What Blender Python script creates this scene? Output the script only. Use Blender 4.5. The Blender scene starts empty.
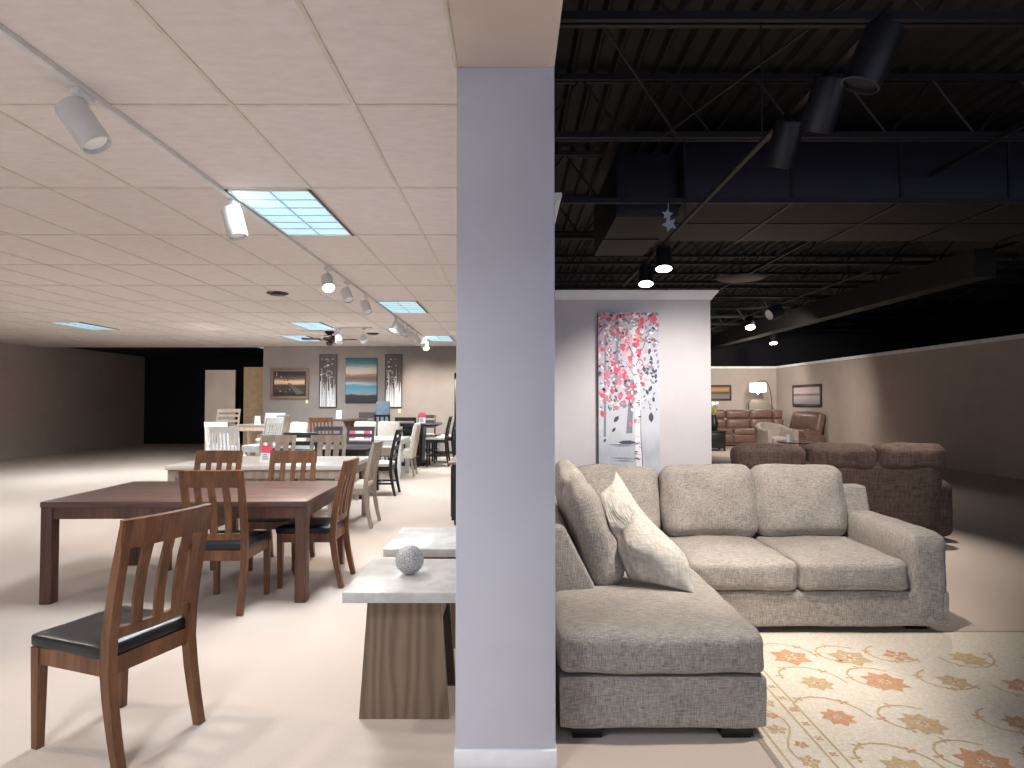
import bpy, bmesh, math, random
from mathutils import Vector, Matrix
rnd = random.Random(7)
SC = bpy.context.scene
COL = SC.collection
PI = math.pi
F, HY, CZ = 624.0, 401.0, 1.5          # focal length in px, horizon row, eye height


def X(px, Y): return (px - 512.0) / F * Y
def Z(py, Y): return CZ + (HY - py) / F * Y
def R(a): return math.radians(a)


# ------------------------------------------------------------------ materials
def lin(c):
    out = []
    for v in c[:3]:
        v = v / 255.0
        out.append(v / 12.92 if v <= .04045 else ((v + .055) / 1.055) ** 2.4)
    return (*out, 1.0)


def base_mat(name, rough=.6, spec=.5, metal=0.0):
    m = bpy.data.materials.new(name)
    m.use_nodes = True
    nt = m.node_tree
    b = nt.nodes['Principled BSDF']
    b.inputs['Roughness'].default_value = rough
    b.inputs['Specular IOR Level'].default_value = spec
    b.inputs['Metallic'].default_value = metal
    return m, nt, b


def noise_node(nt, scale, stretch=(1, 1, 1), detail=4, rough=.6):
    tc = nt.nodes.new('ShaderNodeTexCoord')
    mp = nt.nodes.new('ShaderNodeMapping')
    mp.inputs['Scale'].default_value = stretch
    nz = nt.nodes.new('ShaderNodeTexNoise')
    nz.inputs['Scale'].default_value = scale
    nz.inputs['Detail'].default_value = detail
    nz.inputs['Roughness'].default_value = rough
    nt.links.new(tc.outputs['Object'], mp.inputs['Vector'])
    nt.links.new(mp.outputs['Vector'], nz.inputs['Vector'])
    return nz


def ramp(nt, src, stops):
    r = nt.nodes.new('ShaderNodeValToRGB')
    e = r.color_ramp.elements
    while len(e) < len(stops):
        e.new(.5)
    for el, (p, c) in zip(e, stops):
        el.position = p
        el.color = lin(c)
    nt.links.new(src, r.inputs['Fac'])
    return r


def bump(nt, b, src, strength, dist=.01):
    bp = nt.nodes.new('ShaderNodeBump')
    bp.inputs['Strength'].default_value = strength
    bp.inputs['Distance'].default_value = dist
    nt.links.new(src, bp.inputs['Height'])
    nt.links.new(bp.outputs['Normal'], b.inputs['Normal'])


def M(name, c1, c2=None, rough=.6, scale=8, stretch=(1, 1, 1), bmp=0, spec=.5, metal=0, lo=.35, hi=.65, detail=4):
    m, nt, b = base_mat(name, rough, spec, metal)
    c2 = c2 or tuple(min(255, v * 1.06 + 1) for v in c1)
    nz = noise_node(nt, scale, stretch, detail)
    r = ramp(nt, nz.outputs['Fac'], [(lo, c1), (hi, c2)])
    nt.links.new(r.outputs['Color'], b.inputs['Base Color'])
    if bmp:
        bump(nt, b, nz.outputs['Fac'], bmp)
    return m


def wood(name, c1, c2, axis='x', rough=.45, c3=None, sc=9):
    st = {'x': (.12, 1.6, 1.6), 'y': (1.6, .12, 1.6), 'z': (1.6, 1.6, .12)}[axis]
    m, nt, b = base_mat(name, rough)
    nz = noise_node(nt, sc, st, 6, .65)
    n2 = noise_node(nt, sc * 6, st, 3, .6)
    mx = nt.nodes.new('ShaderNodeMath'); mx.operation = 'MULTIPLY_ADD'
    nt.links.new(n2.outputs['Fac'], mx.inputs[0]); mx.inputs[1].default_value = .35
    nt.links.new(nz.outputs['Fac'], mx.inputs[2])
    st_ = [(.46, c1), (.9, c2)] if c3 is None else [(.46, c1), (.66, c2), (.9, c3)]
    r = ramp(nt, mx.outputs[0], st_)
    nt.links.new(r.outputs['Color'], b.inputs['Base Color'])
    bump(nt, b, mx.outputs[0], .12, .004)
    return m


def fabric(name, c1, c2, sc=90, bmp=.35, big=.25):
    """woven cloth: fine threads running two ways over a soft mottling"""
    m, nt, b = base_mat(name, .95, .1)
    a = noise_node(nt, sc, (.12, 1, 1), 3)
    d = noise_node(nt, sc, (1, .9, .12), 3)
    g = noise_node(nt, 7, (1, 1, 1), 3)
    mx = nt.nodes.new('ShaderNodeMath'); mx.operation = 'ADD'
    nt.links.new(a.outputs['Fac'], mx.inputs[0]); nt.links.new(d.outputs['Fac'], mx.inputs[1])
    m2 = nt.nodes.new('ShaderNodeMath'); m2.operation = 'MULTIPLY_ADD'
    nt.links.new(g.outputs['Fac'], m2.inputs[0]); m2.inputs[1].default_value = big
    nt.links.new(mx.outputs[0], m2.inputs[2])
    r = ramp(nt, m2.outputs[0], [(.42 * 1, c1), (1.0, c2)])
    mr = nt.nodes.new('ShaderNodeMapRange')
    mr.inputs['From Min'].default_value = .75; mr.inputs['From Max'].default_value = 1.5
    nt.links.new(m2.outputs[0], mr.inputs['Value'])
    nt.links.new(mr.outputs['Result'], r.inputs['Fac'])
    r.color_ramp.elements[0].position = .1; r.color_ramp.elements[1].position = .9
    nt.links.new(r.outputs['Color'], b.inputs['Base Color'])
    bump(nt, b, mx.outputs[0], bmp, .004)
    return m


def emit(name, c, s):
    m, nt, b = base_mat(name, .5)
    b.inputs['Base Color'].default_value = lin(c)
    b.inputs['Emission Color'].default_value = lin(c)
    nz = noise_node(nt, 3)
    mr = nt.nodes.new('ShaderNodeMapRange')
    mr.inputs['To Min'].default_value = s * .95; mr.inputs['To Max'].default_value = s * 1.05
    nt.links.new(nz.outputs['Fac'], mr.inputs['Value'])
    nt.links.new(mr.outputs['Result'], b.inputs['Emission Strength'])
    return m


def painted_bands(name, stops, zlo, zhi, wob=.06, sc=3, stretch=(.5, 1, 6)):
    """bands of paint from bottom to top of a canvas, with brushed edges"""
    m, nt, b = base_mat(name, .6, .3)
    tc = nt.nodes.new('ShaderNodeTexCoord')
    sp = nt.nodes.new('ShaderNodeSeparateXYZ')
    nt.links.new(tc.outputs['Object'], sp.inputs[0])
    mr = nt.nodes.new('ShaderNodeMapRange')
    mr.inputs['From Min'].default_value = zlo; mr.inputs['From Max'].default_value = zhi
    nt.links.new(sp.outputs['Z'], mr.inputs['Value'])
    nz = noise_node(nt, sc, stretch, 5)
    ma = nt.nodes.new('ShaderNodeMath'); ma.operation = 'MULTIPLY_ADD'
    nt.links.new(nz.outputs['Fac'], ma.inputs[0]); ma.inputs[1].default_value = wob * 2
    ad = nt.nodes.new('ShaderNodeMath'); ad.operation = 'SUBTRACT'
    nt.links.new(mr.outputs['Result'], ad.inputs[0]); ad.inputs[1].default_value = wob
    nt.links.new(ad.outputs[0], ma.inputs[2])
    r = ramp(nt, ma.outputs[0], stops)
    nt.links.new(r.outputs['Color'], b.inputs['Base Color'])
    return m


MT = {}
MT['carpet'] = M('carpet', (188, 172, 160), (214, 200, 189), .97, 260, bmp=.35, spec=.1, lo=.3, hi=.7, detail=3)
MT['ceiling'] = M('ceiling_tile', (220, 212, 207), (228, 221, 217), .9, 7, (1, 3, 1), .05, .15)
MT['grid'] = M('ceiling_grid', (206, 198, 186), None, .5)
MT['column'] = M('column_paint', (196, 196, 206), (201, 201, 210), .55, 3)
MT['soffit'] = M('soffit_paint', (206, 192, 182), (211, 198, 188), .7, 3)
MT['white_trim'] = M('white_trim', (228, 228, 230), None, .35, 4)
MT['wall_grey'] = M('wall_grey', (138, 130, 126), (144, 136, 131), .75, 3)
MT['wall_lilac'] = M('wall_lilac', (200, 197, 203), (206, 203, 208), .7, 3)
MT['wall_far'] = M('wall_taupe', (176, 163, 154), (182, 169, 160), .75, 3)
MT['black_deck'] = M('black_deck', (30, 29, 29), (38, 36, 35), .6, 5)
MT['black_steel'] = M('black_steel', (26, 26, 31), (34, 34, 40), .45, 9)
MT['duct'] = M('duct_paint', (38, 36, 35), (45, 42, 41), .6, 4)
MT['blue_lit_duct'] = M('blue_lit_duct', (18, 18, 34), (24, 24, 42), .55, 4)  # bluish light put into the colour of the ducts' front faces
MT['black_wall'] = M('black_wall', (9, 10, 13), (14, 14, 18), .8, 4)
MT['brown_wood'] = wood('walnut_brown', (70, 42, 26), (136, 90, 56), 'z', .42)
MT['brown_top'] = wood('walnut_top', (70, 48, 42), (114, 84, 74), 'x', .42)
MT['leather_black'] = M('black_leather', (17, 18, 22), (26, 27, 33), .35, 30, bmp=.1)
MT['greywash'] = wood('greywash', (140, 126, 112), (186, 172, 156), 'z', .6)
MT['whitewash_top'] = wood('whitewash_top', (206, 198, 190), (232, 227, 221), 'x', .3)
MT['cream'] = fabric('cream_cloth', (205, 196, 182), (232, 225, 214), 120, .2)
MT['black_wood'] = M('black_wood', (20, 18, 18), (30, 27, 26), .4, 12)
MT['slate'] = M('slate_paint', (52, 56, 66), (64, 68, 78), .45, 10)
MT['white_wood'] = M('white_wood', (218, 222, 222), (230, 233, 232), .4, 8)
MT['tan_wood'] = wood('tan_wood', (188, 168, 152), (218, 202, 188), 'z', .5)
MT['blue_grey'] = M('blue_grey_paint', (92, 106, 124), (108, 122, 140), .6, 10)
MT['marble'] = M('cream_stone', (184, 181, 177), (206, 204, 200), .3, 9, (1, 1, 1), 0, .5, 0, .42, .62, 8)
MT['base_wood'] = wood('ash_brown_wood', (98, 82, 68), (148, 126, 105), 'z', .5, None, 4.5)
def cathedral(name, c1, c2, c3):
    m, nt, b = base_mat(name, .5)
    tc = nt.nodes.new('ShaderNodeTexCoord'); mp = nt.nodes.new('ShaderNodeMapping')
    mp.inputs['Scale'].default_value = (2.2, 2.2, .42); mp.inputs['Location'].default_value = (.3, 0, .2)
    wv = nt.nodes.new('ShaderNodeTexWave'); wv.wave_type = 'BANDS'; wv.bands_direction = 'X'
    wv.inputs['Scale'].default_value = 2.6; wv.inputs['Distortion'].default_value = 9; wv.inputs['Detail'].default_value = 2.5; wv.inputs['Detail Scale'].default_value = 1.1
    nt.links.new(tc.outputs['Object'], mp.inputs['Vector']); nt.links.new(mp.outputs['Vector'], wv.inputs['Vector'])
    n2 = noise_node(nt, 60, (1.6, 1.6, .1), 3)
    mx = nt.nodes.new('ShaderNodeMath'); mx.operation = 'MULTIPLY_ADD'
    nt.links.new(n2.outputs['Fac'], mx.inputs[0]); mx.inputs[1].default_value = .5; nt.links.new(wv.outputs['Fac'], mx.inputs[2])
    mr = nt.nodes.new('ShaderNodeMapRange'); mr.inputs['From Max'].default_value = 1.5; nt.links.new(mx.outputs[0], mr.inputs['Value'])
    r_ = ramp(nt, mr.outputs['Result'], [(.1, c1), (.5, c2), (.95, c3)])
    nt.links.new(r_.outputs['Color'], b.inputs['Base Color'])
    return m


MT['base_wood'] = cathedral('ash_brown_grain', (104, 86, 70), (122, 102, 84), (136, 115, 96))
MT['base_dark'] = wood('dark_brown_wood', (62, 45, 35), (92, 70, 55), 'z', .5)
MT['silver'] = M('silver_mosaic', (128, 128, 130), (206, 206, 205), .5, 170, bmp=.5, metal=.1, lo=.38, hi=.62)
MT['sofa'] = fabric('grey_tweed', (118, 113, 109), (186, 179, 171), 210, .5)
MT['knit'] = fabric('cream_knit', (172, 167, 158), (210, 205, 197), 55, .9, .1)
MT['foot'] = M('black_foot', (14, 13, 14), (20, 18, 18), .4)
MT['rug'] = M('rug_cream', (204, 195, 180), (222, 214, 200), .97, 70, bmp=.3, spec=.1)
MT['rug_edge'] = M('rug_edge', (150, 138, 124), (172, 160, 146), .97, 90, spec=.1)
MT['rug_rust'] = M('rug_rust', (184, 138, 106), (202, 162, 132), .97, 60, spec=.1)
MT['rug_gold'] = M('rug_gold', (178, 156, 122), (198, 178, 146), .97, 60, spec=.1)
MT['white_metal'] = M('white_metal', (208, 208, 207), None, .35)
MT['lens'] = emit('lit_lens', (255, 248, 236), 9)
MT['lens_off'] = M('lens_rim', (238, 238, 236), None, .3)
MT['troffer'] = emit('troffer_panel', (188, 228, 246), .40)
MT['louvre'] = M('louvre', (176, 206, 218), None, .4)
MT['dark_metal'] = M('dark_metal', (52, 44, 40), None, .4, metal=.3)
MT['vent'] = M('brown_vent', (74, 52, 42), None, .6)
MT['frame_brown'] = wood('frame_brown', (104, 80, 68), (142, 114, 98), 'x', .5)
MT['frame_dark'] = M('frame_dark', (40, 32, 30), None, .4)
MT['pink'] = M('pink_paper', (226, 84, 112), None, .8)
MT['paper'] = M('white_paper', (236, 238, 240), None, .8)
MT['yellow_tag'] = M('yellow_tag', (226, 222, 150), None, .8)
MT['recliner'] = fabric('brown_suede', (70, 58, 53), (106, 92, 85), 60, .2)
MT['leather_brown'] = M('brown_leather', (96, 74, 66), (122, 96, 87), .36, 22, bmp=.08)
MT['grey_cloth'] = fabric('taupe_cloth', (140, 130, 124), (166, 156, 149), 90, .2)
MT['lamp_shadow_grey'] = fabric('lamp_shadow_taupe', (118, 108, 101), (140, 130, 123), 90, .2)  # darker taupe standing in for the lamp's shadow
MT['table_wood'] = wood('table_wood', (62, 38, 30), (112, 76, 60), 'z', .42)
MT['shade'] = emit('lit_shade', (255, 252, 248), .8)
MT['pale_board'] = M('pale_board', (206, 194, 182), None, .8, 2)
MT['tan_board'] = M('tan_board', (172, 146, 116), (186, 160, 130), .8, 6)
MT['plant'] = M('leaf_green', (128, 140, 44), (170, 176, 70), .6)
MT['pale_star'] = M('pale_card', (186, 196, 218), None, .7)
MT['glass_top'] = M('smoked_top', (78, 72, 70), None, .12)
MT['bright_pane'] = M('pale_glass', (196, 208, 222), None, .1)


# ------------------------------------------------------------------ mesh helpers
class MB:
    def __init__(self):
        self.bm = bmesh.new()
        self.mi = 0

    def _mark(self, geom_faces):
        for f in geom_faces:
            f.material_index = self.mi

    def poly(self, pts):
        vs = [self.bm.verts.new(p) for p in pts]
        f = self.bm.faces.new(vs); f.material_index = self.mi
        return f

    def box(self, lo, hi, bev=0.0, mat=None, seg=2):
        x0, y0, z0 = lo; x1, y1, z1 = hi
        ps = [(x0, y0, z0), (x1, y0, z0), (x1, y1, z0), (x0, y1, z0), (x0, y0, z1), (x1, y0, z1), (x1, y1, z1), (x0, y1, z1)]
        return self.hexa(ps, bev, mat, seg)

    def hexa(self, ps, bev=0.0, mat=None, seg=2):
        vs = [self.bm.verts.new(mat @ Vector(p) if mat else p) for p in ps]
        fs = []
        for q in ((3, 2, 1, 0), (4, 5, 6, 7), (0, 1, 5, 4), (1, 2, 6, 5), (2, 3, 7, 6), (3, 0, 4, 7)):
            fs.append(self.bm.faces.new([vs[i] for i in q]))
        self._mark(fs)
        if bev:
            es = list({e for f in fs for e in f.edges})
            r = bmesh.ops.bevel(self.bm, geom=es, offset=bev, segments=seg, affect='EDGES', profile=.5)
            self._mark(r['faces'])
        return vs

    def cbox(self, c, s, bev=0.0, mat=None):
        return self.box([c[i] - s[i] / 2 for i in range(3)], [c[i] + s[i] / 2 for i in range(3)], bev, mat)

    def sweep(self, pts, w, d, side=None):
        """rectangular section swept along points; w across `side`, d across the other way; numbers or per-point lists"""
        n = len(pts); pts = [Vector(p) for p in pts]
        W = w if isinstance(w, (list, tuple)) else [w] * n
        D = d if isinstance(d, (list, tuple)) else [d] * n
        rings = []
        for i, p in enumerate(pts):
            t = (pts[min(i + 1, n - 1)] - pts[max(i - 1, 0)]).normalized()
            s = Vector(side) if side else (Vector((1, 0, 0)) if abs(t.x) < .9 else Vector((0, 1, 0)))
            s = (s - t * s.dot(t)).normalized()
            u = t.cross(s)
            rings.append([self.bm.verts.new(p + s * a * W[i] / 2 + u * b * D[i] / 2) for a, b in ((-1, -1), (1, -1), (1, 1), (-1, 1))])
        fs = []
        for a, b in zip(rings, rings[1:]):
            for k in range(4):
                fs.append(self.bm.faces.new((a[k], a[(k + 1) % 4], b[(k + 1) % 4], b[k])))
        fs.append(self.bm.faces.new(rings[0][::-1])); fs.append(self.bm.faces.new(rings[-1]))
        self._mark(fs)

    def tube(self, pts, r, n=10, cap=True):
        pts = [Vector(p) for p in pts]
        Rr = r if isinstance(r, (list, tuple)) else [r] * len(pts)
        rings = []; prev = None
        for i, p in enumerate(pts):
            t = (pts[min(i + 1, len(pts) - 1)] - pts[max(i - 1, 0)]).normalized()
            if prev is None:
                s = t.orthogonal().normalized()
            else:
                s = (prev - t * prev.dot(t)).normalized()
            prev = s; u = t.cross(s)
            rings.append([self.bm.verts.new(p + (s * math.cos(2 * PI * k / n) + u * math.sin(2 * PI * k / n)) * Rr[i]) for k in range(n)])
        fs = []
        for a, b in zip(rings, rings[1:]):
            for k in range(n):
                f = self.bm.faces.new((a[k], a[(k + 1) % n], b[(k + 1) % n], b[k])); f.smooth = True; fs.append(f)
        if cap:
            fs.append(self.bm.faces.new(rings[0][::-1])); fs.append(self.bm.faces.new(rings[-1]))
        self._mark(fs)

    def lathe(self, prof, c=(0, 0, 0), n=24, mat=None):
        rings = []
        for r, z in prof:
            ring = []
            for k in range(n):
                v = Vector((c[0] + r * math.cos(2 * PI * k / n), c[1] + r * math.sin(2 * PI * k / n), c[2] + z))
                ring.append(self.bm.verts.new(mat @ v if mat else v))
            rings.append(ring)
        fs = []
        for a, b in zip(rings, rings[1:]):
            for k in range(n):
                f = self.bm.faces.new((a[k], a[(k + 1) % n], b[(k + 1) % n], b[k])); f.smooth = True; fs.append(f)
        if prof[0][0] > 1e-4: fs.append(self.bm.faces.new(rings[0][::-1]))
        if prof[-1][0] > 1e-4: fs.append(self.bm.faces.new(rings[-1]))
        self._mark(fs)

    def prism(self, poly, a, b, axis='y'):
        """2-D outline pushed from a to b along an axis (x: (y,z), y: (x,z), z: (x,y))"""
        def pt(p, t):
            return {'x': (t, p[0], p[1]), 'y': (p[0], t, p[1]), 'z': (p[0], p[1], t)}[axis]
        va = [self.bm.verts.new(pt(p, a)) for p in poly]
        vb = [self.bm.verts.new(pt(p, b)) for p in poly]
        n = len(poly); fs = [self.bm.faces.new(va[::-1]), self.bm.faces.new(vb)]
        for k in range(n):
            fs.append(self.bm.faces.new((va[k], va[(k + 1) % n], vb[(k + 1) % n], vb[k])))
        self._mark(fs)

    def cushion(self, half, r, puff=(0, 0, 0), mat=None, cuts=13, wob=.004, seed=0, deform=None):
        """upholstered block: rounded edges, crowned faces, soft unevenness"""
        tmp = bmesh.new()
        bmesh.ops.create_cube(tmp, size=2)
        bmesh.ops.subdivide_edges(tmp, edges=tmp.edges[:], cuts=cuts, use_grid_fill=True)
        hx, hy, hz = half
        ph = seed * 1.7
        for v in tmp.verts:
            p = Vector(v.co)
            w = Vector((p.x * hx, p.y * hy, p.z * hz))
            q = Vector((max(-hx + r, min(hx - r, w.x)), max(-hy + r, min(hy - r, w.y)), max(-hz + r, min(hz - r, w.z))))
            dv = w - q
            nrm = dv.normalized() if dv.length > 1e-9 else Vector((0, 0, 0))
            w = q + nrm * r
            c = [(1 - min(1, abs(t)) ** 2.4) for t in p]
            w.x += puff[0] * math.copysign(1, p.x) * abs(p.x) ** 3 * c[1] * c[2]
            w.y += puff[1] * math.copysign(1, p.y) * abs(p.y) ** 3 * c[0] * c[2]
            w.z += puff[2] * math.copysign(1, p.z) * abs(p.z) ** 3 * c[0] * c[1]
            k = wob * (math.sin(w.x * 19 + ph) * math.sin(w.z * 23 + ph * 2) + math.sin(w.y * 21 + ph * 3 + w.x * 9))
            w += nrm * k
            if deform: w = deform(w)
            v.co = mat @ w if mat else w
        self._take(tmp)

    def _take(self, tmp):
        vm = {v: self.bm.verts.new(v.co) for v in tmp.verts}
        for f in tmp.faces:
            g = self.bm.faces.new([vm[v] for v in f.verts]); g.smooth = True; g.material_index = self.mi
        tmp.free()

    def build(self, name, mats, parent=None):
        bmesh.ops.recalc_face_normals(self.bm, faces=self.bm.faces[:])
        me = bpy.data.meshes.new(name)
        self.bm.to_mesh(me); self.bm.free()
        me.set_sharp_from_angle(angle=R(48))
        for m in (mats if isinstance(mats, (list, tuple)) else [mats]):
            me.materials.append(MT[m] if isinstance(m, str) else m)
        o = bpy.data.objects.new(name, me); COL.objects.link(o)
        if parent: o.parent = parent
        return o


def tag(o, label=None, cat=None, group=None, kind=None):
    if label: o['label'] = label
    if cat: o['category'] = cat
    if group: o['group'] = group
    if kind: o['kind'] = kind
    return o


def thing(name, label, cat, loc=(0, 0, 0), rz=0.0, group=None):
    o = bpy.data.objects.new(name, None); COL.objects.link(o)
    o.empty_display_size = .1
    o.location = loc; o.rotation_euler = (0, 0, rz)
    return tag(o, label, cat, group)


def kids(o): return [c for c in bpy.data.objects if c.parent == o]


def dup(root, loc, rz, label=None, group=None):
    def cp(o, par):
        c = o.copy(); COL.objects.link(c)
        if par is not None: c.parent = par
        for k in kids(o): cp(k, c)
        return c
    r = cp(root, None)
    r.location = loc; r.rotation_euler = (0, 0, rz)
    if label: r['label'] = label
    if group: r['group'] = group
    return r


def struct(name, mb, mats, label=None):
    o = mb.build(name, mats); o['kind'] = 'structure'
    if label: o['label'] = label
    return o


# ------------------------------------------------------------------ the setting
YB = 16.8          # back wall of the dining showroom
CEIL = 2.98
m = MB(); m.box((-13, -3, -.1), (14, 25, 0)); struct('floor', m, 'carpet', 'beige carpet floor')
m = MB(); m.box((-13, -3, CEIL), (-.2, YB + .4, CEIL + .08)); struct('ceiling', m, 'ceiling', 'beige suspended tile ceiling')
m = MB()
x = -.79
while x > -13:
    m.box((x - .011, -3, CEIL - .006), (x + .011, YB, CEIL)); x -= .61
y = 3.08 - 1.22 * 4
while y < YB:
    m.box((-13, y - .011, CEIL - .0055), (-.23, y + .011, CEIL)); y += 1.22
struct('trim_1', m, 'grid', 'ceiling grid bars')
# bulkhead over the pillar and the pillar itself
PX0, PX1, PY0, PY1 = -.231, .178, 2.58, 2.835
m = MB(); m.box((PX0, -3, 2.9), (PX1, YB, 3.6)); struct('ceiling_middle', m, 'soffit', 'beige bulkhead over the pillar')
m = MB(); m.box((PX0 - .012, -3, 2.895), (PX0 + .006, PY0, 2.975), .003); struct('trim_2', m, 'grid', 'pale edge bead of the bulkhead')
m = MB(); m.box((PX0, PY0, 0), (PX1, PY1, 2.9), .004)
for sx in (PX0 + .035, PX1 - .028):
    m.lathe([(.0001, 0), (.005, 0), (.004, .003), (.0001, .004)], n=10, mat=Matrix.Translation((sx, PY0, 2.86)) @ Matrix.Rotation(PI / 2, 4, 'X'))
struct('wall_middle', m, 'column', 'pale lilac grey pillar between the two showrooms')
m = MB(); m.box((PX0 - .004, PY0 - .012, 0), (PX1 + .005, PY1 + .006, .085), .005); struct('baseboard_middle', m, 'white_trim', 'white baseboard of the pillar')


def crown_profile(s=1.0):
    return [(0, 0), (.012 * s, 0), (.018 * s, .012 * s), (.03 * s, .03 * s), (.05 * s, .052 * s), (.056 * s, .06 * s), (.056 * s, .075 * s), (0, .075 * s)]


WH = 2.45
m = MB(); m.box((.06, PY1, 0), (PX1 - .005, 9.6, WH)); struct('wall_center', m, 'wall_lilac', 'partition behind the pillar')
m = MB(); m.prism([(PX1 - .005 + a, WH - .07 + b) for a, b in crown_profile()], PY1, 5.3, 'y')
struct('trim_3', m, 'white_trim', 'white crown moulding behind the pillar')
BY = 5.4
BX1 = X(711, BY)
m = MB(); m.box((PX1 - .005, BY, 0), (BX1, BY + .12, WH)); struct('wall_front', m, 'wall_lilac', 'pale partition wall holding the birch painting')
m = MB()
cp = crown_profile()
pa = [(PX1, BY - a, WH - .07 + b) for a, b in cp]
pb = [(BX1 + a, BY - a, WH - .07 + b) for a, b in cp]
pc = [(BX1 + a, BY + .12, WH - .07 + b) for a, b in cp]
for r0, r1 in ((pa, pb), (pb, pc)):
    for k in range(len(cp)):
        k2 = (k + 1) % len(cp)
        m.poly([r0[k], r0[k2], r1[k2], r1[k]])
bmesh.ops.remove_doubles(m.bm, verts=m.bm.verts[:], dist=1e-5)
struct('trim_4', m, 'white_trim', 'white crown moulding of the birch painting wall')
m = MB(); m.box((PX1, BY - .012, 0), (BX1 + .012, BY + .13, .09)); struct('baseboard_front', m, 'white_trim')
# dining showroom back wall and the dark store room beside it
XL = X(263, YB)
m = MB(); m.box((XL, YB, 0), (.06, YB + .15, CEIL)); struct('wall_back', m, 'wall_grey', 'grey back wall of the dining showroom')
m = MB(); m.box((-13, -3, 0), (-12.9, 22, 3.3)); struct('wall_left', m, 'wall_far')
m = MB(); m.box((-13, 21.9, 0), (0, 22, 3.4)); m.box((XL + 1.5, YB + .15, 0), (XL + 1.55, 22, 3.4)); struct('wall_store', m, 'black_wall', 'black wall of the dark store room')
m = MB(); m.box((-13, YB + .4, 3.05), (XL + 1.6, 22, 3.15)); struct('ceiling_store', m, 'black_wall', 'black ceiling of the dark store room')
m = MB()
dx = X(454.6, 16.7)
m.box((dx, 16.62, .0), (dx + .07, YB, 2.25), .004)
m.box((dx, 16.62, 2.08), (dx + 1.05, YB, 2.25), .004); m.box((dx + .98, 16.62, 0), (dx + 1.05, YB, 2.25), .004)
m.mi = 1; m.box((dx + .07, 16.7, 0), (dx + .98, 16.74, 2.08))
struct('door_1', m, ['black_wood', 'bright_pane'], 'black framed glass door in the back wall')
# upholstery showroom: far walls, black roof
YF, XR = 23.0, 9.75
FH = Z(368, YF)
m = MB(); m.box((-.2, YF, 0), (XR + .15, YF + .15, FH)); struct('wall_far', m, 'wall_far', 'taupe far wall')
m = MB(); m.box((XR, 8, 0), (XR + .15, YF, FH)); struct('wall_right', m, 'wall_far', 'taupe right wall')
m = MB(); m.box((-.2, YF - .05, FH - .02), (XR, YF + .15, FH + .06)); m.box((XR - .05, 8, FH - .02), (XR + .15, YF, FH + .06)); struct('trim_5', m, 'white_trim', 'white cap moulding of the far walls')
m = MB(); m.box((-.2, 24.6, 0), (14, 24.7, 5.2)); m.box((13.9, -3, 0), (14, 24.7, 5.2)); struct('wall_outer', m, 'black_wall', 'black outer wall under the roof')
DECK = 4.62
m = MB()
x = .18
while x < 14:          # trapezoid ribs of the steel deck, running away from the eye
    m.prism([(x, DECK), (x + .035, DECK + .05), (x + .15, DECK + .05), (x + .185, DECK), (x + .20, DECK), (x + .20, DECK + .07), (x, DECK + .07)], -3, 24.7, 'y'); x += .2
m.box((PX1 - .01, -3, 2.95), (PX1 + .005, 24.7, DECK + .05))
struct('ceiling_right', m, 'black_deck', 'black ribbed steel roof deck')
JB = 4.0


def joist(Y, x0=.19, x1=13.8):
    m = MB()
    for z0 in (JB, DECK - .06):
        m.box((x0, Y - .05, z0), (x1, Y - .012, z0 + .055)); m.box((x0, Y + .012, z0), (x1, Y + .05, z0 + .055))
    x, up = x0 + .05, True
    pts = []
    while x < x1:
        pts.append((x, Y, JB + .03 if up else DECK - .03)); up = not up; x += .42
    for a, b in zip(pts, pts[1:]): m.tube([a, b], .011, 6)
    return m


jm = None
for k in range(11):
    Y = 4.07 + 1.83 * k
    if k == 2:
        o = struct('ceiling_beam', joist(0, .19, 1.12), 'black_steel', 'black open web steel joist'); o.location.y = Y
    elif jm is None:
        jm = struct('ceiling_beam', joist(0), 'black_steel', 'black open web steel joist'); jm.location.y = Y
    else:
        c = jm.copy(); COL.objects.link(c); c.location.y = Y
m = MB()
for xx in (4.6, 7.9):
    m.box((xx, 3.5, JB - .03), (xx + .035, 6.8, JB + .02)); m.box((xx, 9.1, JB - .03), (xx + .035, 24.5, JB + .02))
m.box((.19, 6.7, 3.645), (13.8, 6.74, 3.70))
for (a, b) in (((.6, 4.1, JB + .02), (1.6, 5.9, JB)), ((2.7, 4.1, DECK - .1), (1.4, 5.9, JB))):
    m.tube([a, b], .012, 6)
struct('ceiling_brace', m, 'black_steel', 'black bridging bars under the joists')
m = MB(); m.box((7.45, 10, 3.5), (7.8, 24.5, 3.95)); struct('ceiling_bulkhead', m, 'duct', 'dark bulkhead running to the far wall')
# ducts
t = thing('air_duct', 'wide dark air duct crossing under the black roof', 'duct', (1.9, 6.85, 3.70))
m = MB(); m.box((0, 0, 0), (8, 1.7, .72), .012); m.build('duct_body', 'duct', t)
m = MB(); m.box((-.001, -.012, .015), (8, 0, .72), .003); m.build('blue_light_sheet', 'blue_lit_duct', t)  # thin sheet carrying the bluish light tone
m = MB()
for k in range(1, 7):
    m.box((k * 1.2 - .02, -.025, -.015), (k * 1.2 + .02, 1.71, .0)); m.box((k * 1.2 - .02, -.025, 0), (k * 1.2 + .02, -.012, .72))
m.box((0, .82, -.014), (8, .86, 0))
m.build('seam', 'black_steel', t)
t = thing('air_duct', 'short dark duct branch hanging above the birch painting wall', 'duct', (1.18, 7.0, 3.58))
m = MB(); m.box((0, 0, 0), (.7, 1.9, .72), .012); m.build('duct_body', 'duct', t)
m = MB(); m.box((0, -.012, .015), (.7, 0, .72), .003); m.build('blue_light_sheet', 'blue_lit_duct', t)
m = MB(); m.box((-.01, .95, -.016), (.71, .99, 0)); m.build('seam', 'black_steel', t)
m = MB()
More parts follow.
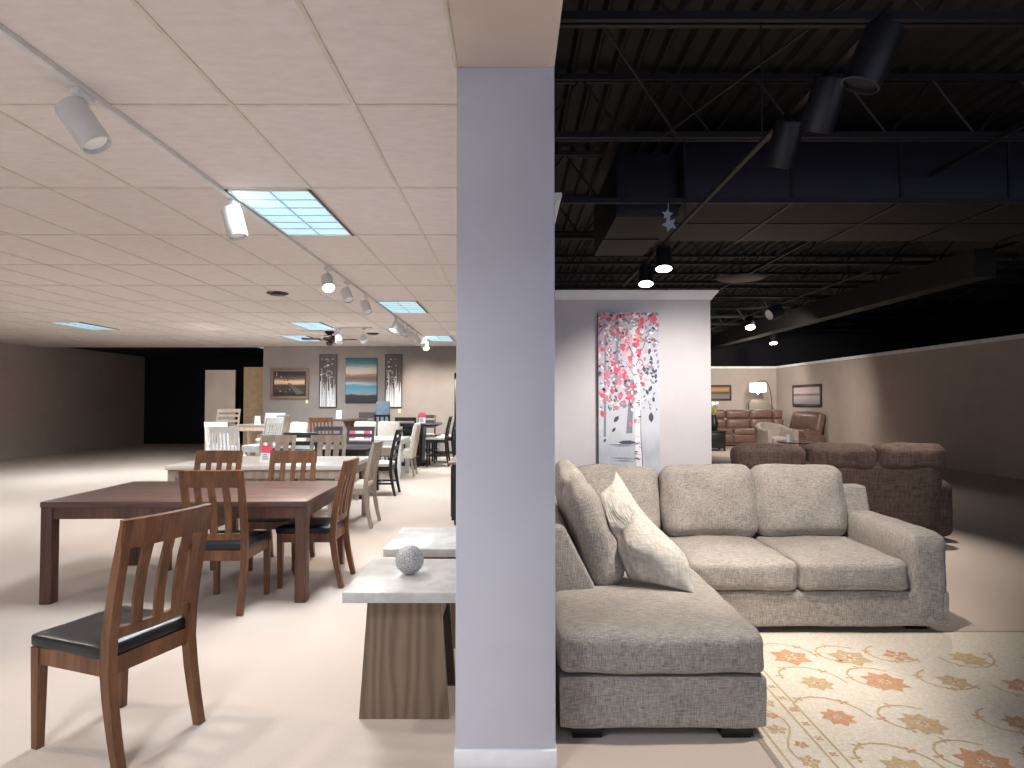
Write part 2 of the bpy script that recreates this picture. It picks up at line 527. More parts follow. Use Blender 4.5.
m.lathe([(.0001, 0), (.42, 0), (.45, .015), (.2, .06), (.12, .12), (.0001, .12)], (X(742, 11.8), 11.8, 3.82)); m.tube([(X(742, 11.8), 11.8, 3.92), (X(742, 11.8), 11.8, 4.03)], .02)
tag(m.build('air_diffuser', 'black_steel'), 'round flat black air diffuser hanging under the far joists', 'diffuser')


# ------------------------------------------------------------------ ceiling lights and track lights
LIGHTS = []


def area(loc, sx, sy, e, color, rot=(0, 0, 0)):
    l = bpy.data.lights.new('panel_light', 'AREA'); l.shape = 'RECTANGLE'; l.size = sx; l.size_y = sy; l.spread = R(150); l.energy = e; l.color = color
    o = bpy.data.objects.new('panel_light', l); COL.objects.link(o); o.location = loc; o.rotation_euler = rot
    return o


def spot(loc, aim, e, color=(1, .86, .72), angle=60, blend=.6, r=.05):
    l = bpy.data.lights.new('spot_light', 'SPOT'); l.energy = e; l.color = color; l.spot_size = R(angle); l.spot_blend = blend; l.shadow_soft_size = r
    o = bpy.data.objects.new('spot_light', l); COL.objects.link(o); o.location = loc
    o.rotation_euler = (Vector(aim) - Vector(loc)).to_track_quat('-Z', 'Y').to_euler()
    return o


def troffer(x0, y0, label):
    t = thing('ceiling_light', label, 'ceiling light', (x0 + .305, y0 + .61, CEIL), 0, 'lit ceiling panels')
    m = MB()
    for a, b in (((-.3, -.6), (.3, -.575)), ((-.3, .575), (.3, .6)), ((-.3, -.6), (-.275, .6)), ((.275, -.6), (.3, .6))):
        m.box((a[0], a[1], -.014), (b[0], b[1], 0))
    m.build('frame', 'white_metal', t)
    m = MB(); m.box((.284, -.6, -.0155), (.301, .6, -.001)); m.box((-.301, -.6, -.0155), (-.29, .6, -.001)); m.build('hinge_edge', 'dark_metal', t)
    m = MB(); m.box((-.275, -.575, -.006), (.275, .575, -.001)); m.build('diffuser', 'troffer', t)
    m = MB(); m.box((-.006, -.575, -.013), (.006, .575, -.006))
    for k in range(1, 6): m.box((-.275, -.575 + 1.15 * k / 6 - .005, -.013), (.275, -.575 + 1.15 * k / 6 + .005, -.006))
    m.build('louvre', 'louvre', t)
    area((x0 + .305, y0 + .61, CEIL - .03), .55, 1.15, TROF, (.86, .94, 1.0))
    return t


TROF = 47
troffer(-2.01, 4.30, 'nearest and largest lit ceiling panel, beside the white track')
troffer(-2.01, 9.18, 'lit ceiling panel beside the track, second from the camera')
troffer(-2.01, 14.06, 'small lit ceiling panel at the far end of the white track')
troffer(-4.2, 11.62, 'lit ceiling panel just before the ceiling fan')
troffer(-5.25, 14.06, 'lit ceiling panel near the dark store room, above the framed landscape')
for x0, y0 in ((-2.01, -.58), (-5.67, -.58), (-7.5, 6.74), (-8.7, 11.62)):
    troffer(x0, y0, 'lit ceiling panel over the open aisle, away from the track')


def track(name, x, y0, y1, z, mat, label):
    m = MB(); m.box((x - .018, y0, z - .022), (x + .018, y1, z))
    m.box((x - .007, y0, z - .024), (x + .007, y1, z - .021))
    return tag(m.build(name, mat), label, 'track')


track('light_track', -2.02, 2.3, 14.9, CEIL - .004, 'white_metal', 'long white light track along the tile ceiling')


def head(loc, aim, mat, lit, label, group, L=.17, r=.062, drop=.1, watts=0, color=(1, .86, .72), angle=60):
    """a cylinder spot on a short stem, turned towards its aim"""
    t = thing('track_spotlight', label, 'spotlight', loc, 0, group)
    m = MB(); m.box((-.02, -.06, -.03), (.02, .06, 0), .004); m.build('adapter', mat, t)
    m = MB(); m.tube([(0, 0, -.03), (0, 0, -drop - .03)], .009, 8); m.build('stem', mat, t)
    piv = Vector((0, 0, -drop - .05))
    d = (Vector(aim) - (Vector(loc) + piv)).normalized()
    q = d.to_track_quat('-Z', 'Y').to_matrix().to_4x4()
    T = Matrix.Translation(piv) @ q
    m = MB(); m.lathe([(.0001, L * .45), (r * .96, L * .45), (r, L * .42), (r, -L * .55), (r * .9, -L * .55), (r * .86, -L * .42), (.0001, -L * .42)], n=20, mat=T)
    m.build('can', mat, t)
    m = MB(); m.lathe([(.0001, -L * .44), (r * .78, -L * .44), (r * .78, -L * .46), (.0001, -L * .47)], n=20, mat=T)
    m.build('lens', 'lens' if lit else 'lens_off', t)
    if lit or mat == 'black_steel':
        m = MB(); m.lathe([(r * .99, -L * .5), (r * 1.0, -L * .56), (r * .93, -L * .565), (r * .9, -L * .5)], n=20, mat=T)
        m.build('rim', 'lens' if lit else mat, t)
    if watts:
        spot(Vector(loc) + piv + d * (L * .62), aim, watts, color, angle)
    return t


TZ = CEIL - .028
g = 'white spotlights on the white track'
head((-2.02, 4.5, TZ), (-1.3, 4.3, .4), 'white_metal', False, 'big white spotlight just before the nearest ceiling panel', g, L=.22, r=.07, watts=7, angle=75)
head((-2.02, 2.9, TZ), (-.5, 3.1, .5), 'white_metal', False, 'white spotlight at the camera end of the white track', g, L=.22, r=.07, watts=36, angle=75)
m = MB(); m.box((-4.9, 2.9, CEIL - .026), (-4.86, 3.9, CEIL - .004)); tag(m.build('light_track', 'white_metal'), 'added short white track piece over the near aisle', 'track')  # unseen track piece, added to carry the next spotlight
head((-4.88, 3.2, TZ), (-1.5, 2.75, .2), 'white_metal', False, 'added white spotlight on the short track, casting the shadow of the lone chair', 'added spotlights on the short track', L=.22, r=.07, watts=85, angle=50)  # unseen spotlight, added to throw the lone chair's shadow
for Y, a, lb, w, lit in ((6.8, (-1.2, 5.3, .6), 'white lit spotlight first of the middle three on the track', 55, True),
                    (7.6, (-.6, 6.2, 0), 'white spotlight second of the middle three on the track', 55, False),
                    (8.6, (-.6, 7.6, 0), 'white spotlight third of the middle three on the track', 55, False),
                    (10.8, (-3.0, 10.2, .6), 'white spotlight first of the far cluster on the track', 60, True),
                    (11.4, (-.8, 11, 0), 'white spotlight second of the far cluster on the track', 45, False),
                    (11.95, (-3.4, 12, .6), 'white spotlight third of the far cluster on the track', 45, False),
                    (12.5, (-.8, 12.6, 0), 'white spotlight fourth of the far cluster on the track', 45, False),
                    (13.2, (-.6, 14, 0), 'white spotlight fifth of the far cluster on the track', 45, False),
                    (14.2, (-2.0, 16.8, 1.35), 'glaring spotlight at the far end of the track', 300, False),
                    (14.6, (-1.7, 13.2, 1.2), 'lit spotlight facing the camera at the track end', 0, True)):
    head((-2.02, Y, TZ), a, 'white_metal', lit, lb, g, watts=w)
SHORT = track('light_track', -3.2, 12.4, 12.6, CEIL - .004, 'white_metal', 'short white track piece by the ceiling fan')
m = SHORT
mb = MB(); mb.box((-3.6, 12.48, CEIL - .026), (-2.8, 12.52, CEIL - .004)); mb.bm.to_mesh(m.data); mb.bm.free()
head((-3.47, 12.5, TZ), (-4.6, 16.8, 1.5), 'white_metal', False, 'white spotlight above the dark brown streaked panel', 'pair of spotlights by the ceiling fan', drop=.16, L=.2, r=.075, watts=55, angle=40)
head((-2.98, 12.5, TZ), (-3.6, 16.8, 1.6), 'white_metal', False, 'white spotlight above the striped seascape canvas', 'pair of spotlights by the ceiling fan', drop=.16, L=.2, r=.075, watts=55, angle=40)
# ceiling fan
fx, fy = X(329, 13.2), 13.2
t = thing('ceiling_fan', 'dark ceiling fan with brown blades near the back wall', 'ceiling fan', (fx, fy, CEIL))
m = MB(); m.lathe([(.09, 0), (.1, -.03), (.05, -.07), (.05, -.09), (.12, -.1), (.13, -.16), (.11, -.2), (.0001, -.22)], n=20); m.build('motor', 'dark_metal', t)
for k in range(4):
    a = R(12 + 90 * k); m = MB()
    T = Matrix.Rotation(a, 4, 'Z') @ Matrix.Translation((0, 0, -.17)) @ Matrix.Rotation(R(10), 4, 'X')
    m.box((.1, -.015, -.004), (.2, .015, .004), 0, T); m.hexa([(.18, -.05, -.005), (.56, -.075, -.005), (.56, .075, -.005), (.18, .05, -.005), (.18, -.05, .005), (.56, -.075, .005), (.56, .075, .005), (.18, .05, .005)], .003, T)
    m.build('blade', 'vent', t)
m = MB(); m.lathe([(.06, -.22), (.075, -.25), (.05, -.3), (.0001, -.31)], n=16); m.build('light_cup', 'dark_metal', t)
for px, Y, lb in ((276.5, 8.5, 'brown ceiling vent, the nearer one left of the white track'), (372.5, 13.6, 'small brown ceiling vent close to the back wall')):
    t = thing('ceiling_vent', lb, 'vent', (X(px, Y), Y, CEIL), 0, 'brown ceiling vents')
    m = MB(); m.lathe([(.14, 0), (.145, -.012), (.12, -.016), (.118, -.008), (.0001, -.008)], n=24); m.build('rim', 'vent', t)
    m = MB(); m.lathe([(.04, -.008), (.1, -.03), (.098, -.034), (.0001, -.04)], n=24); m.build('cone', 'frame_dark', t)

# black tracks and heads of the upholstery showroom
track('light_track', 1.65, 2.6, 9.2, 3.22, 'black_steel', 'black light track hanging above the grey sectional')
gb = 'black spotlights above the sectional'
BW = (1, .91, .82)
for Y, lb in ((4.07, 'thin black rod holding the camera end of the black track'), (5.9, 'thin black rod holding the black track before the duct')):
    m = MB(); m.tube([(1.65, Y, 3.22), (1.65, Y, JB)], .006, 6)
    tag(m.build('track_hanger', 'black_steel'), lb, 'hanger')
head((1.66, 3.75, 3.189), (1.5, 5.2, .6), 'black_steel', False, 'large unlit black spotlight third along the black track, before the wide duct', gb, L=.26, r=.085, drop=.06, watts=52, color=BW, angle=85)
head((1.65, 6.75, 3.189), (1.5, 6.0, 0), 'black_steel', True, 'lit black spotlight, the higher of the two above the crown moulding', gb, L=.24, r=.085, drop=.08, watts=35, color=BW)
head((1.65, 7.65, 3.189), (1.45, 6.7, 0), 'black_steel', True, 'lit black spotlight, the lower of the two above the crown moulding', gb, L=.24, r=.085, drop=.08, watts=35, color=BW)
track('light_track', 5.2, 9, 21, 3.4, 'black_steel', 'far black light track above the brown recliners')
gf = 'black spotlights far under the roof'
head((X(775, 12.4), 12.4, 3.368), (3.2, 11.6, 2.4), 'slate', False, 'bluish square black spotlight above the brown recliner', gf, L=.3, r=.13, drop=.06)
head((5.2, 13.6, 3.368), (4.8, 12, 0), 'black_steel', True, 'lit far spotlight near the corner of the birch wall', gf, L=.24, r=.1, drop=.1, watts=120, color=BW, angle=90)
head((5.2, 17.5, 3.368), (7.5, 21, .8), 'black_steel', False, 'dark far spotlight above the leather sectional', gf, L=.24, r=.1, watts=160, color=BW, angle=80)
head((7.55, 18, 3.5), (7.3, 17, 0), 'black_steel', True, 'lit spotlight lowest, under the dark bulkhead', gf, L=.24, r=.1, drop=.16, watts=100, color=BW, angle=90)
for Y in (9.6, 13.2, 16.9, 20.5):
    m = MB(); m.tube([(5.2, Y, 3.4), (5.2, Y, JB)], .006, 6)
    tag(m.build('track_hanger', 'black_steel'), 'thin black rod holding the far black track', 'hanger', 'far track rods')
# paper stars on a string
sx, sy = X(669.5, 6.72), 6.72
t = thing('star_ornament', 'pale paper stars hanging on a string under the black roof', 'ornament', (sx, sy, 3.645))
m = MB(); m.tube([(0, 0, 0), (0, 0, Z(212, sy) - 3.645)], .004, 6); m.build('string', 'pale_star', t)
for (ox, oz, rr, ro) in ((-.01, Z(213, sy) - 3.645, .062, .2), (.012, Z(223, sy) - 3.645, .085, .7)):
    m = MB(); m.prism([(ox + (rr if k % 2 == 0 else rr * .5) * math.cos(ro + k * PI / 5), oz + (rr if k % 2 == 0 else rr * .5) * math.sin(ro + k * PI / 5)) for k in range(10)], -.004, .004, 'y')
    m.build('star', 'pale_star', t)


# ------------------------------------------------------------------ chairs
def chair(kind, name, label, mats, w=.46, d=.46, sh=.47, H=1.03, n=3, rail=.11, slw=.046, stretch=False, group=None, post=.04):
    """facing +Y, origin on the floor under the seat"""
    wd, st = mats
    t = thing(name, label, 'chair', (0, 0, 0), 0, group)
    hw, hd = w / 2, d / 2
    if kind == 'parsons':
        m = MB(); m.cushion((hw, hd, .085), .03, (0, 0, .015), Matrix.Translation((0, .0, sh - .03)), 8, .002); m.build('seat', st, t)
        m = MB(); T = Matrix.Translation((0, -hd + .0, sh + (H - sh) / 2 - .05)) @ Matrix.Rotation(R(9), 4, 'X')
        m.cushion((hw, .045, (H - sh) / 2 + .05), .035, (0, .02, 0), T, 8, .002); m.build('backrest', st, t)
        for sx in (-1, 1):
            for fy in (1, -1):
                m = MB(); x_ = sx * (hw - .04); y_ = fy * (hd - .04)
                m.sweep([(x_, y_ - (.06 if fy < 0 else 0), 0), (x_, y_, sh - .1)], [.03, .048], [.03, .048]); m.build('leg', wd, t)
        return t
    # seat and apron
    m = MB(); m.cushion((hw - .005, hd, .032), .022, (0, 0, .012), Matrix.Translation((0, .01, sh + .02)), 9, .0015); m.build('seat', st, t)
    m = MB()
    m.box((-hw + .03, hd - .04, sh - .075), (hw - .03, hd - .015, sh - .002)); m.box((-hw + .03, -hd + .005, sh - .075), (hw - .03, -hd + .03, sh - .002))
    for sx in (-1, 1): m.box((sx * (hw - .022) - .011, -hd + .01, sh - .075), (sx * (hw - .022) + .011, hd - .02, sh - .002))
    m.build('seat_frame', wd, t)
    xr = hw - post / 2
    yb = lambda z: -hd + .012 - (.075 * ((sh - z) / sh) ** 1.5 if z < sh else 0) - (.10 * ((z - sh) / (H - sh)) ** 1.35 if z > sh else 0)
    for sx in (-1, 1):
        m = MB(); m.sweep([(sx * (hw - .025), hd - .03, 0), (sx * (hw - .025), hd - .03, sh - .003)], [.034, .046], [.034, .046]); m.build('leg', wd, t)
        zs = [0, sh * .3, sh * .6, sh * .9, sh + .1, sh + .25, sh + .4, H]
        m = MB(); m.sweep([(sx * xr, yb(z), z) for z in zs], post, [.034, .04, .046, .05, .048, .044, .04, .032], (1, 0, 0)); m.build('leg', wd, t)
    def cross(z0, h, th, name, off=0.0, wide=0.0):
        m = MB(); NN = 8; pts = []
        for k in range(NN + 1):
            u = -1 + 2 * k / NN
            pts.append((u * (xr + wide), yb(z0) + off - .025 * (1 - u * u), z0))
        m.sweep(pts, h, th, (0, -.15, 1)); m.build(name, wd, t)
    cross(H - rail / 2 + .012, rail, .024, 'top_rail', .0, post / 2 + .003)
    if kind == 'slat':
        zb = sh + .1
        cross(zb, .045, .02, 'lower_rail')
        for k in range(n):
            u = -1 + 2 * (k + 1) / (n + 1); bow = -.025 * (1 - u * u)
            m = MB(); zz = [zb, zb + .12, zb + .25, H - rail + .03]
            m.sweep([(u * xr, yb(z) + bow - .004 + .012 * math.sin(PI * i / 3), z) for i, z in enumerate(zz)], slw, .014, (1, 0, 0)); m.build('slat', wd, t)
    else:
        for k in range(n):
            z = H - rail - .07 - k * .135
            if z > sh + .06: cross(z, .062, .018, 'slat')
    if stretch:
        m = MB(); zt = sh * .38
        for sx in (-1, 1): m.box((sx * (hw - .025) - .011, -hd - .03, zt), (sx * (hw - .025) + .011, hd - .04, zt + .03))
        m.box((-hw + .03, -.012, zt), (hw - .03, .012, zt + .025)); m.box((-hw + .04, hd - .042, zt + .05), (hw - .04, hd - .02, zt + .08))
        m.build('stretcher', wd, t)
    return t


def put(proto, first, loc, deg, label, group):
    """first placing moves the prototype itself; later ones copy it"""
    if first.get(proto.name):
        return dup(proto, (*loc, 0), R(deg), label, group)
    first[proto.name] = True
    proto.location = (*loc, 0); proto.rotation_euler = (0, 0, R(deg)); proto['label'] = label; proto['group'] = group
    return proto


USED = {}
brown = chair('slat', 'dining_chair', 'x', ('brown_wood', 'leather_black'), w=.44, rail=.12, sh=.44, H=1.005)
gB = 'brown slat back chairs with black seats'
for loc, a, lb in (((-1.665, 5.25), 91, 'brown slat back chair with black seat at the near end of the brown table'),
                   ((-2.12, 5.76), 180, 'brown slat back chair on the far side of the brown table, nearer its end'),
                   ((-2.85, 5.78), 180, 'brown slat back chair cut off behind the far side of the brown table'),
                   ((-2.10, 4.69), 0, 'brown chair with its back to the camera at the near side of the brown table'),
                   ((-1.80, 2.86), 70, 'brown slat chair standing alone before the brown table, throwing a shadow on the carpet')):
    put(brown, USED, loc, a, lb, gB)
grey = chair('slat', 'dining_chair', 'x', ('greywash', 'cream'), w=.5, rail=.10, slw=.075, H=1.0)
gG = 'greywashed slat back chairs'
for loc, a, lb in (((-1.95, 7.62), 90, 'greywashed slat chair in the aisle at the end of the whitewashed table'),
                   ((-2.62, 8.62), 180, 'greywashed slat chair behind the whitewashed table, nearer the aisle'),
                   ((-3.34, 8.62), 180, 'greywashed slat chair behind the pink topped card')):
    put(grey, USED, loc, a, lb, gG)
ladder = chair('ladder', 'dining_chair', 'x', ('black_wood', 'cream'), w=.46, rail=.075, n=3, stretch=True)
gL = 'black ladder back chairs'
put(ladder, USED, (-2.14, 10.1), 90, 'black ladder back chair with cream seat standing in the aisle', gL)
slate = chair('ladder', 'dining_chair', 'x', ('slate', 'slate'), w=.48, rail=.075, n=3)
for loc, a, lb in (((-2.70, 10.86), 180, 'slate grey ladder back chair with two pink tags showing through its back'),
                   ((-3.27, 10.86), 180, 'slate grey ladder back chair behind the greywashed chair'),
                   ((-3.08, 9.42), 0, 'slate grey ladder back chair seen between the two greywashed chairs')):
    put(slate, USED, loc, a, lb, 'slate grey ladder back chairs')
pars = chair('parsons', 'upholstered_chair', 'x', ('greywash', 'cream'), w=.48, d=.48, H=1.06)
gP = 'cream upholstered dining chairs'
for loc, a, lb in (((-2.2, 12.6), 90, 'cream upholstered chair with its side to the aisle at the white table'),
                   ((-3.2, 13.35), 180, 'cream upholstered chair behind the white table with pink tags before it'),
                   ((-2.68, 13.35), 180, 'plain cream upholstered chair behind the white table'),
                   ((-4.62, 12.9), 150, 'cream upholstered chair standing askew by the pale slat chair')):
    put(pars, USED, loc, a, lb, gP)
cb = chair('ladder', 'counter_chair', 'x', ('black_wood', 'cream'), w=.46, sh=.62, H=1.13, rail=.08, n=2, stretch=True)
gC = 'black counter height chairs'
for loc, a, lb in (((-2.33, 14.0), 0, 'black counter chair with its back to the camera at the tall black table'),
                   ((-2.18, 15.72), 180, 'black counter chair at the back wall side of the tall black table'),
                   ((-1.74, 14.5), 90, 'black counter chair on the aisle side of the tall black table'),
                   ((-1.66, 15.2), 90, 'black counter chair beside the pillar edge at the tall black table')):
    put(cb, USED, loc, a, lb, gC)
bc = chair('slat', 'counter_chair', 'x', ('brown_wood', 'brown_wood'), w=.52, sh=.62, H=1.12, n=5, slw=.03)
put(bc, USED, (-4.28, 14.3), 0, 'brown slat back counter chair before the round brown table', 'round table chairs')
bs = chair('slat', 'counter_chair', 'x', ('black_wood', 'black_wood'), w=.36, sh=.64, H=1.17, n=2, slw=.034, rail=.05)
put(bs, USED, (-3.02, 14.85), 0, 'black spindle back counter chair in front of the blue grey chair', 'round table chairs')
bt = chair('ladder', 'counter_chair', 'x', ('black_wood', 'black_wood'), w=.42, sh=.64, H=1.2, n=1, rail=.16)
put(bt, USED, (-3.72, 15.75), 180, 'black curved back counter chair behind the round brown table', 'round table chairs')
bl = chair('parsons', 'bar_chair', 'x', ('blue_grey', 'blue_grey'), w=.36, d=.42, sh=.78, H=1.5)
put(bl, USED, (-3.27, 15.6), 180, 'tall blue grey bar chair under the striped seascape', 'round table chairs')
wc = chair('slat', 'dining_chair', 'x', ('white_wood', 'white_wood'), w=.48, H=1.04, n=6, slw=.03)
gW = 'white slat back chairs'
for loc, a, lb in (((-5.06, 11.2), 8, 'white slat chair nearest the camera, cut off beyond the brown chair'),
                   ((-6.3, 13.6), 0, 'white slat chair farther back below the tan ladder chair')):
    put(wc, USED, loc, a, lb, gW)
wcc = chair('slat', 'counter_chair', 'x', ('white_wood', 'white_wood'), w=.5, sh=.62, H=1.18, n=6, slw=.03)
put(wcc, USED, (-6.1, 15.78), 180, 'white slat counter chair behind the grey topped farmhouse table', 'farmhouse table chairs')
put(wcc, USED, (-4.78, 11.9), 74, 'white slat counter chair turned sideways in front of the farmhouse table', 'farmhouse table chairs')
gc = chair('slat', 'counter_chair', 'x', ('greywash', 'cream'), w=.46, sh=.62, H=1.17, n=4, slw=.05)
put(gc, USED, (-5.42, 14.05), 76, 'pale greywashed counter chair at the end of the farmhouse table', 'farmhouse table chairs')
tc_ = chair('ladder', 'counter_chair', 'x', ('tan_wood', 'tan_wood'), w=.6, sh=.7, H=1.28, n=2, rail=.09)
put(tc_, USED, (-7.35, 15.9), 180, 'tan ladder back counter chair before the tan board', 'farmhouse table chairs')


# ------------------------------------------------------------------ dining tables
def dining_table(name, label, x0, x1, y0, y1, h, top, base, leg=.1, th=.04, apron=.09, inset=.02, group=None):
    cx, cy = (x0 + x1) / 2, (y0 + y1) / 2
    t = thing(name, label, 'table', (cx, cy, 0), 0, group)
    a, b = (x1 - x0) / 2, (y1 - y0) / 2
    m = MB(); m.box((-a, -b, h - th), (a, b, h), .006); m.build('tabletop', top, t)
    m = MB(); i = inset + .012
    m.box((-a + i, -b + i, h - th - apron), (a - i, -b + i + .025, h - th)); m.box((-a + i, b - i - .025, h - th - apron), (a - i, b - i, h - th))
    m.box((-a + i, -b + i, h - th - apron), (-a + i + .025, b - i, h - th)); m.box((a - i - .025, -b + i, h - th - apron), (a - i, b - i, h - th))
    m.build('apron', base, t)
    for sx in (-1, 1):
        for sy in (-1, 1):
            m = MB(); lx, ly = sx * (a - inset - leg / 2), sy * (b - inset - leg / 2)
            m.box((lx - leg / 2, ly - leg / 2, 0), (lx + leg / 2, ly + leg / 2, h - th), .006); m.build('leg', base, t)
    return t


dining_table('dining_table', 'brown wooden dining table nearest the camera, with brown chairs', -3.5, -1.54, 4.65, 5.84, .755, 'brown_top', 'table_wood', .085, .045, .085, inset=.004).rotation_euler.z = R(1.2)
dining_table('dining_table', 'whitewashed dining table with greywashed chairs behind the brown set', -3.95, -1.87, 7.12, 8.35, .765, 'whitewash_top', 'greywash', .09, .05, .1)
dining_table('dining_table', 'dark dining table with slate ladder back chairs', -3.75, -2.22, 9.55, 10.6, .765, 'black_wood', 'black_wood', .1, .05, .1)
dining_table('dining_table', 'white dining table with cream upholstered chairs', -3.75, -2.12, 12.0, 13.1, .765, 'whitewash_top', 'white_wood', .08, .04, .08)
dining_table('dining_table', 'grey topped farmhouse table near the dark store room', -6.55, -5.45, 14.55, 15.5, .94, 'greywash', 'tan_wood', .09, .04, .1)
# tall black pedestal table
t = thing('counter_table', 'tall black counter height table near the back wall', 'table', (-2.3, 14.8, 0))
m = MB(); m.box((-.46, -.62, .92), (.58, .62, .975), .008); m.build('tabletop', 'black_wood', t)
m = MB(); m.box((-.28, -.36, .0), (.28, .36, .08), .01); m.hexa([(-.2, -.26, .08), (.2, -.26, .08), (.2, .26, .08), (-.2, .26, .08), (-.24, -.32, .93), (.24, -.32, .93), (.24, .32, .93), (-.24, .32, .93)]); m.build('pedestal', 'black_wood', t)
m = MB(); m.lathe([(.0001, 0), (.014, .002), (.01, .018), (.0001, .02)], n=10, mat=Matrix.Translation((.1, -.31, .8)) @ Matrix.Rotation(PI / 2, 4, 'X')); m.build('knob', 'white_metal', t)
# round brown table
t = thing('round_table', 'round brown counter height table under the seascape', 'table', (-3.9, 15.0, 0))
m = MB(); m.lathe([(.0001, 1.03), (.40, 1.03), (.43, 1.045), (.43, 1.07), (.42, 1.08), (.0001, 1.08)], n=36); m.build('tabletop', 'brown_top', t)
m = MB(); m.lathe([(.26, 0), (.26, .03), (.1, .1), (.06, .2), (.09, .5), (.06, .8), (.16, 1.03)], n=20); m.build('pedestal', 'brown_wood', t)


def card(loc, w, h, pink, label, rz=0):
    t = thing('sign_card', label, 'sign', loc, rz, 'price cards')
    m = MB(); m.prism([(-.045, 0), (.045, 0), (.004, h), (-.004, h)], -w / 2, w / 2, 'x')
    if pink < 1:
        m.build('card', 'paper', t)
    else:
        m.build('card', 'pink', t)
    if 0 < pink < 1:
        z = h * (1 - pink); k = .045 - .041 * (z / h) + .0015
        m = MB(); m.prism([(-k, z), (k, z), (.0055, h + .002), (-.0055, h + .002)], -w / 2 - .001, w / 2 + .001, 'x'); m.build('header', 'pink', t)
    if pink < 1:
        m = MB(); z = h * .4
        for q in range(3):
            zz = h * (.18 + .12 * q); k = .045 - .041 * (zz / h) + .001
            m.box((-w * .3, -k - .002, zz), (w * (.3 - .1 * q), -k, zz + h * .04))
        m.build('print', 'slate', t)
    return t


card((X(267.5, 7.55), 7.55, .765), .125, .2, .45, 'pink topped price card on the whitewashed table')
card((-3.13, 12.25, .765), .11, .225, 1, 'pink tag on the white table, farther from the aisle')
card((-2.84, 12.25, .765), .12, .225, 1, 'pink tag on the white table, nearer the aisle')
card((-3.6, 9.85, .765), .2, .11, .6, 'low pink and white card on the dark dining table')
card((-2.12, 14.75, .975), .15, .25, .45, 'pink and white price card on the tall black table')
card((-4.1, 14.8, 1.08), .12, .2, 0, 'plain white price card on the round brown table')
card((-6.05, 14.85, .94), .12, .2, 0, 'plain white price card on the farmhouse table')

# console at the pillar edge
t = thing('console_cabinet', 'black console cabinet with wooden top peeking past the pillar', 'cabinet', (-.33, 8.25, 0))
m = MB(); m.box((-.40, -.69, .06), (.36, .69, .735), .004); m.build('body', 'black_wood', t)
m = MB(); m.box((-.44, -.74, .735), (.38, .74, .765), .005); m.build('top', 'frame_brown', t)
for k in range(2):
    m = MB(); m.box((-.412, -.66 + k * .67, .1), (-.4, -.01 + k * .67, .7), .003); dr = m.build('door', 'black_wood', t)
    m = MB(); m.lathe([(.0001, 0), (.014, .0), (.01, .02), (.0001, .024)], n=10, mat=Matrix.Translation((-.412, -.06 + k * .12, .45)) @ Matrix.Rotation(-PI / 2, 4, 'Y')); m.build('knob', 'dark_metal', dr)
m = MB(); m.box((-.37, -.66, 0), (.34, .66, .06)); m.build('plinth', 'black_wood', t)


# ------------------------------------------------------------------ stone topped end tables
def end_table(x0, x1, y0, y1, label):
    cx, cy = (x0 + x1) / 2, (y0 + y1) / 2; a, b = (x1 - x0) / 2, (y1 - y0) / 2
    t = thing('end_table', label, 'table', (cx, cy, 0), 0, 'stone topped end tables')
    m = MB(); m.box((-a, -b, .578), (a, b, .627), .004); m.build('tabletop', 'marble', t)
    for sy in (-1, 1):
        m = MB(); y1_ = sy * (b - .115); th = .035
        lo, hi = (y1_, y1_ + th) if sy < 0 else (y1_ - th, y1_)
        m.prism([(-.212, 0), (.212, 0), (.172, .578), (-.172, .578)], lo, hi, 'y'); m.build('side_panel', 'base_wood' if sy < 0 else 'base_dark', t)
    m = MB(); m.box((-.165, -b + .15, .42), (.165, b - .15, .50)); m.build('stretcher', 'base_dark', t)
    return t


end_table(-.775, -.247, 2.87, 3.48, 'nearer stone topped end table on wooden panel base, silver ball on it')
end_table(-.762, -.234, 3.71, 4.34, 'farther stone topped end table, behind the one with the silver ball')
m = MB()
bmesh.ops.create_icosphere(m.bm, subdivisions=5, radius=.071)
for f in m.bm.faces: f.smooth = True
for v in m.bm.verts:
    p = v.co.normalized(); v.co = p * (.071 + .0012 * math.sin(p.x * 60 + p.z * 35) * math.sin(p.y * 55 + p.x * 20) * math.sin(p.z * 60))
o = m.build('decor_ball', 'silver'); o.location = (X(410.5, 3.18), 3.18, .627 + .0705)
tag(o, 'speckled silver decorative ball on the nearer end table', 'ornament')

# ------------------------------------------------------------------ grey sectional
SX0, SX1 = .205, 1.128
t = thing('sectional_sofa', 'grey tweed sectional sofa with chaise beside the pillar', 'sofa', (0, 0, 0))
SO = t
FY, CY = 4.04, 2.80
m = MB(); m.cushion((.464, .92, .118), .025, (0, 0, 0), Matrix.Translation(((SX0 + SX1) / 2 + .004, CY + .915, .165)), 12, .002, 1); m.build('chaise_base', 'sofa', t)
m = MB(); m.cushion((.85, .53, .118), .025, (0, 0, 0), Matrix.Translation((1.965, FY + .53, .165)), 12, .002, 2); m.build('base', 'sofa', t)
m = MB()
m.cushion(((SX1 - SX0) / 2 + .004, .945, .098), .05, (.008, .012, .016), Matrix.Translation(((SX0 + SX1) / 2, CY + .93, .376)), 17, .003, 3); m.build('seat_cushion', 'sofa', t)
for k, (a, b) in enumerate(((1.135, 1.838), (1.842, 2.55))):
    m = MB(); m.cushion(((b - a) / 2, .42, .098), .045, (0, .012, .026), Matrix.Translation(((a + b) / 2, FY + .40, .375)), 15, .003, 4 + k); m.build('seat_cushion', 'sofa', t)
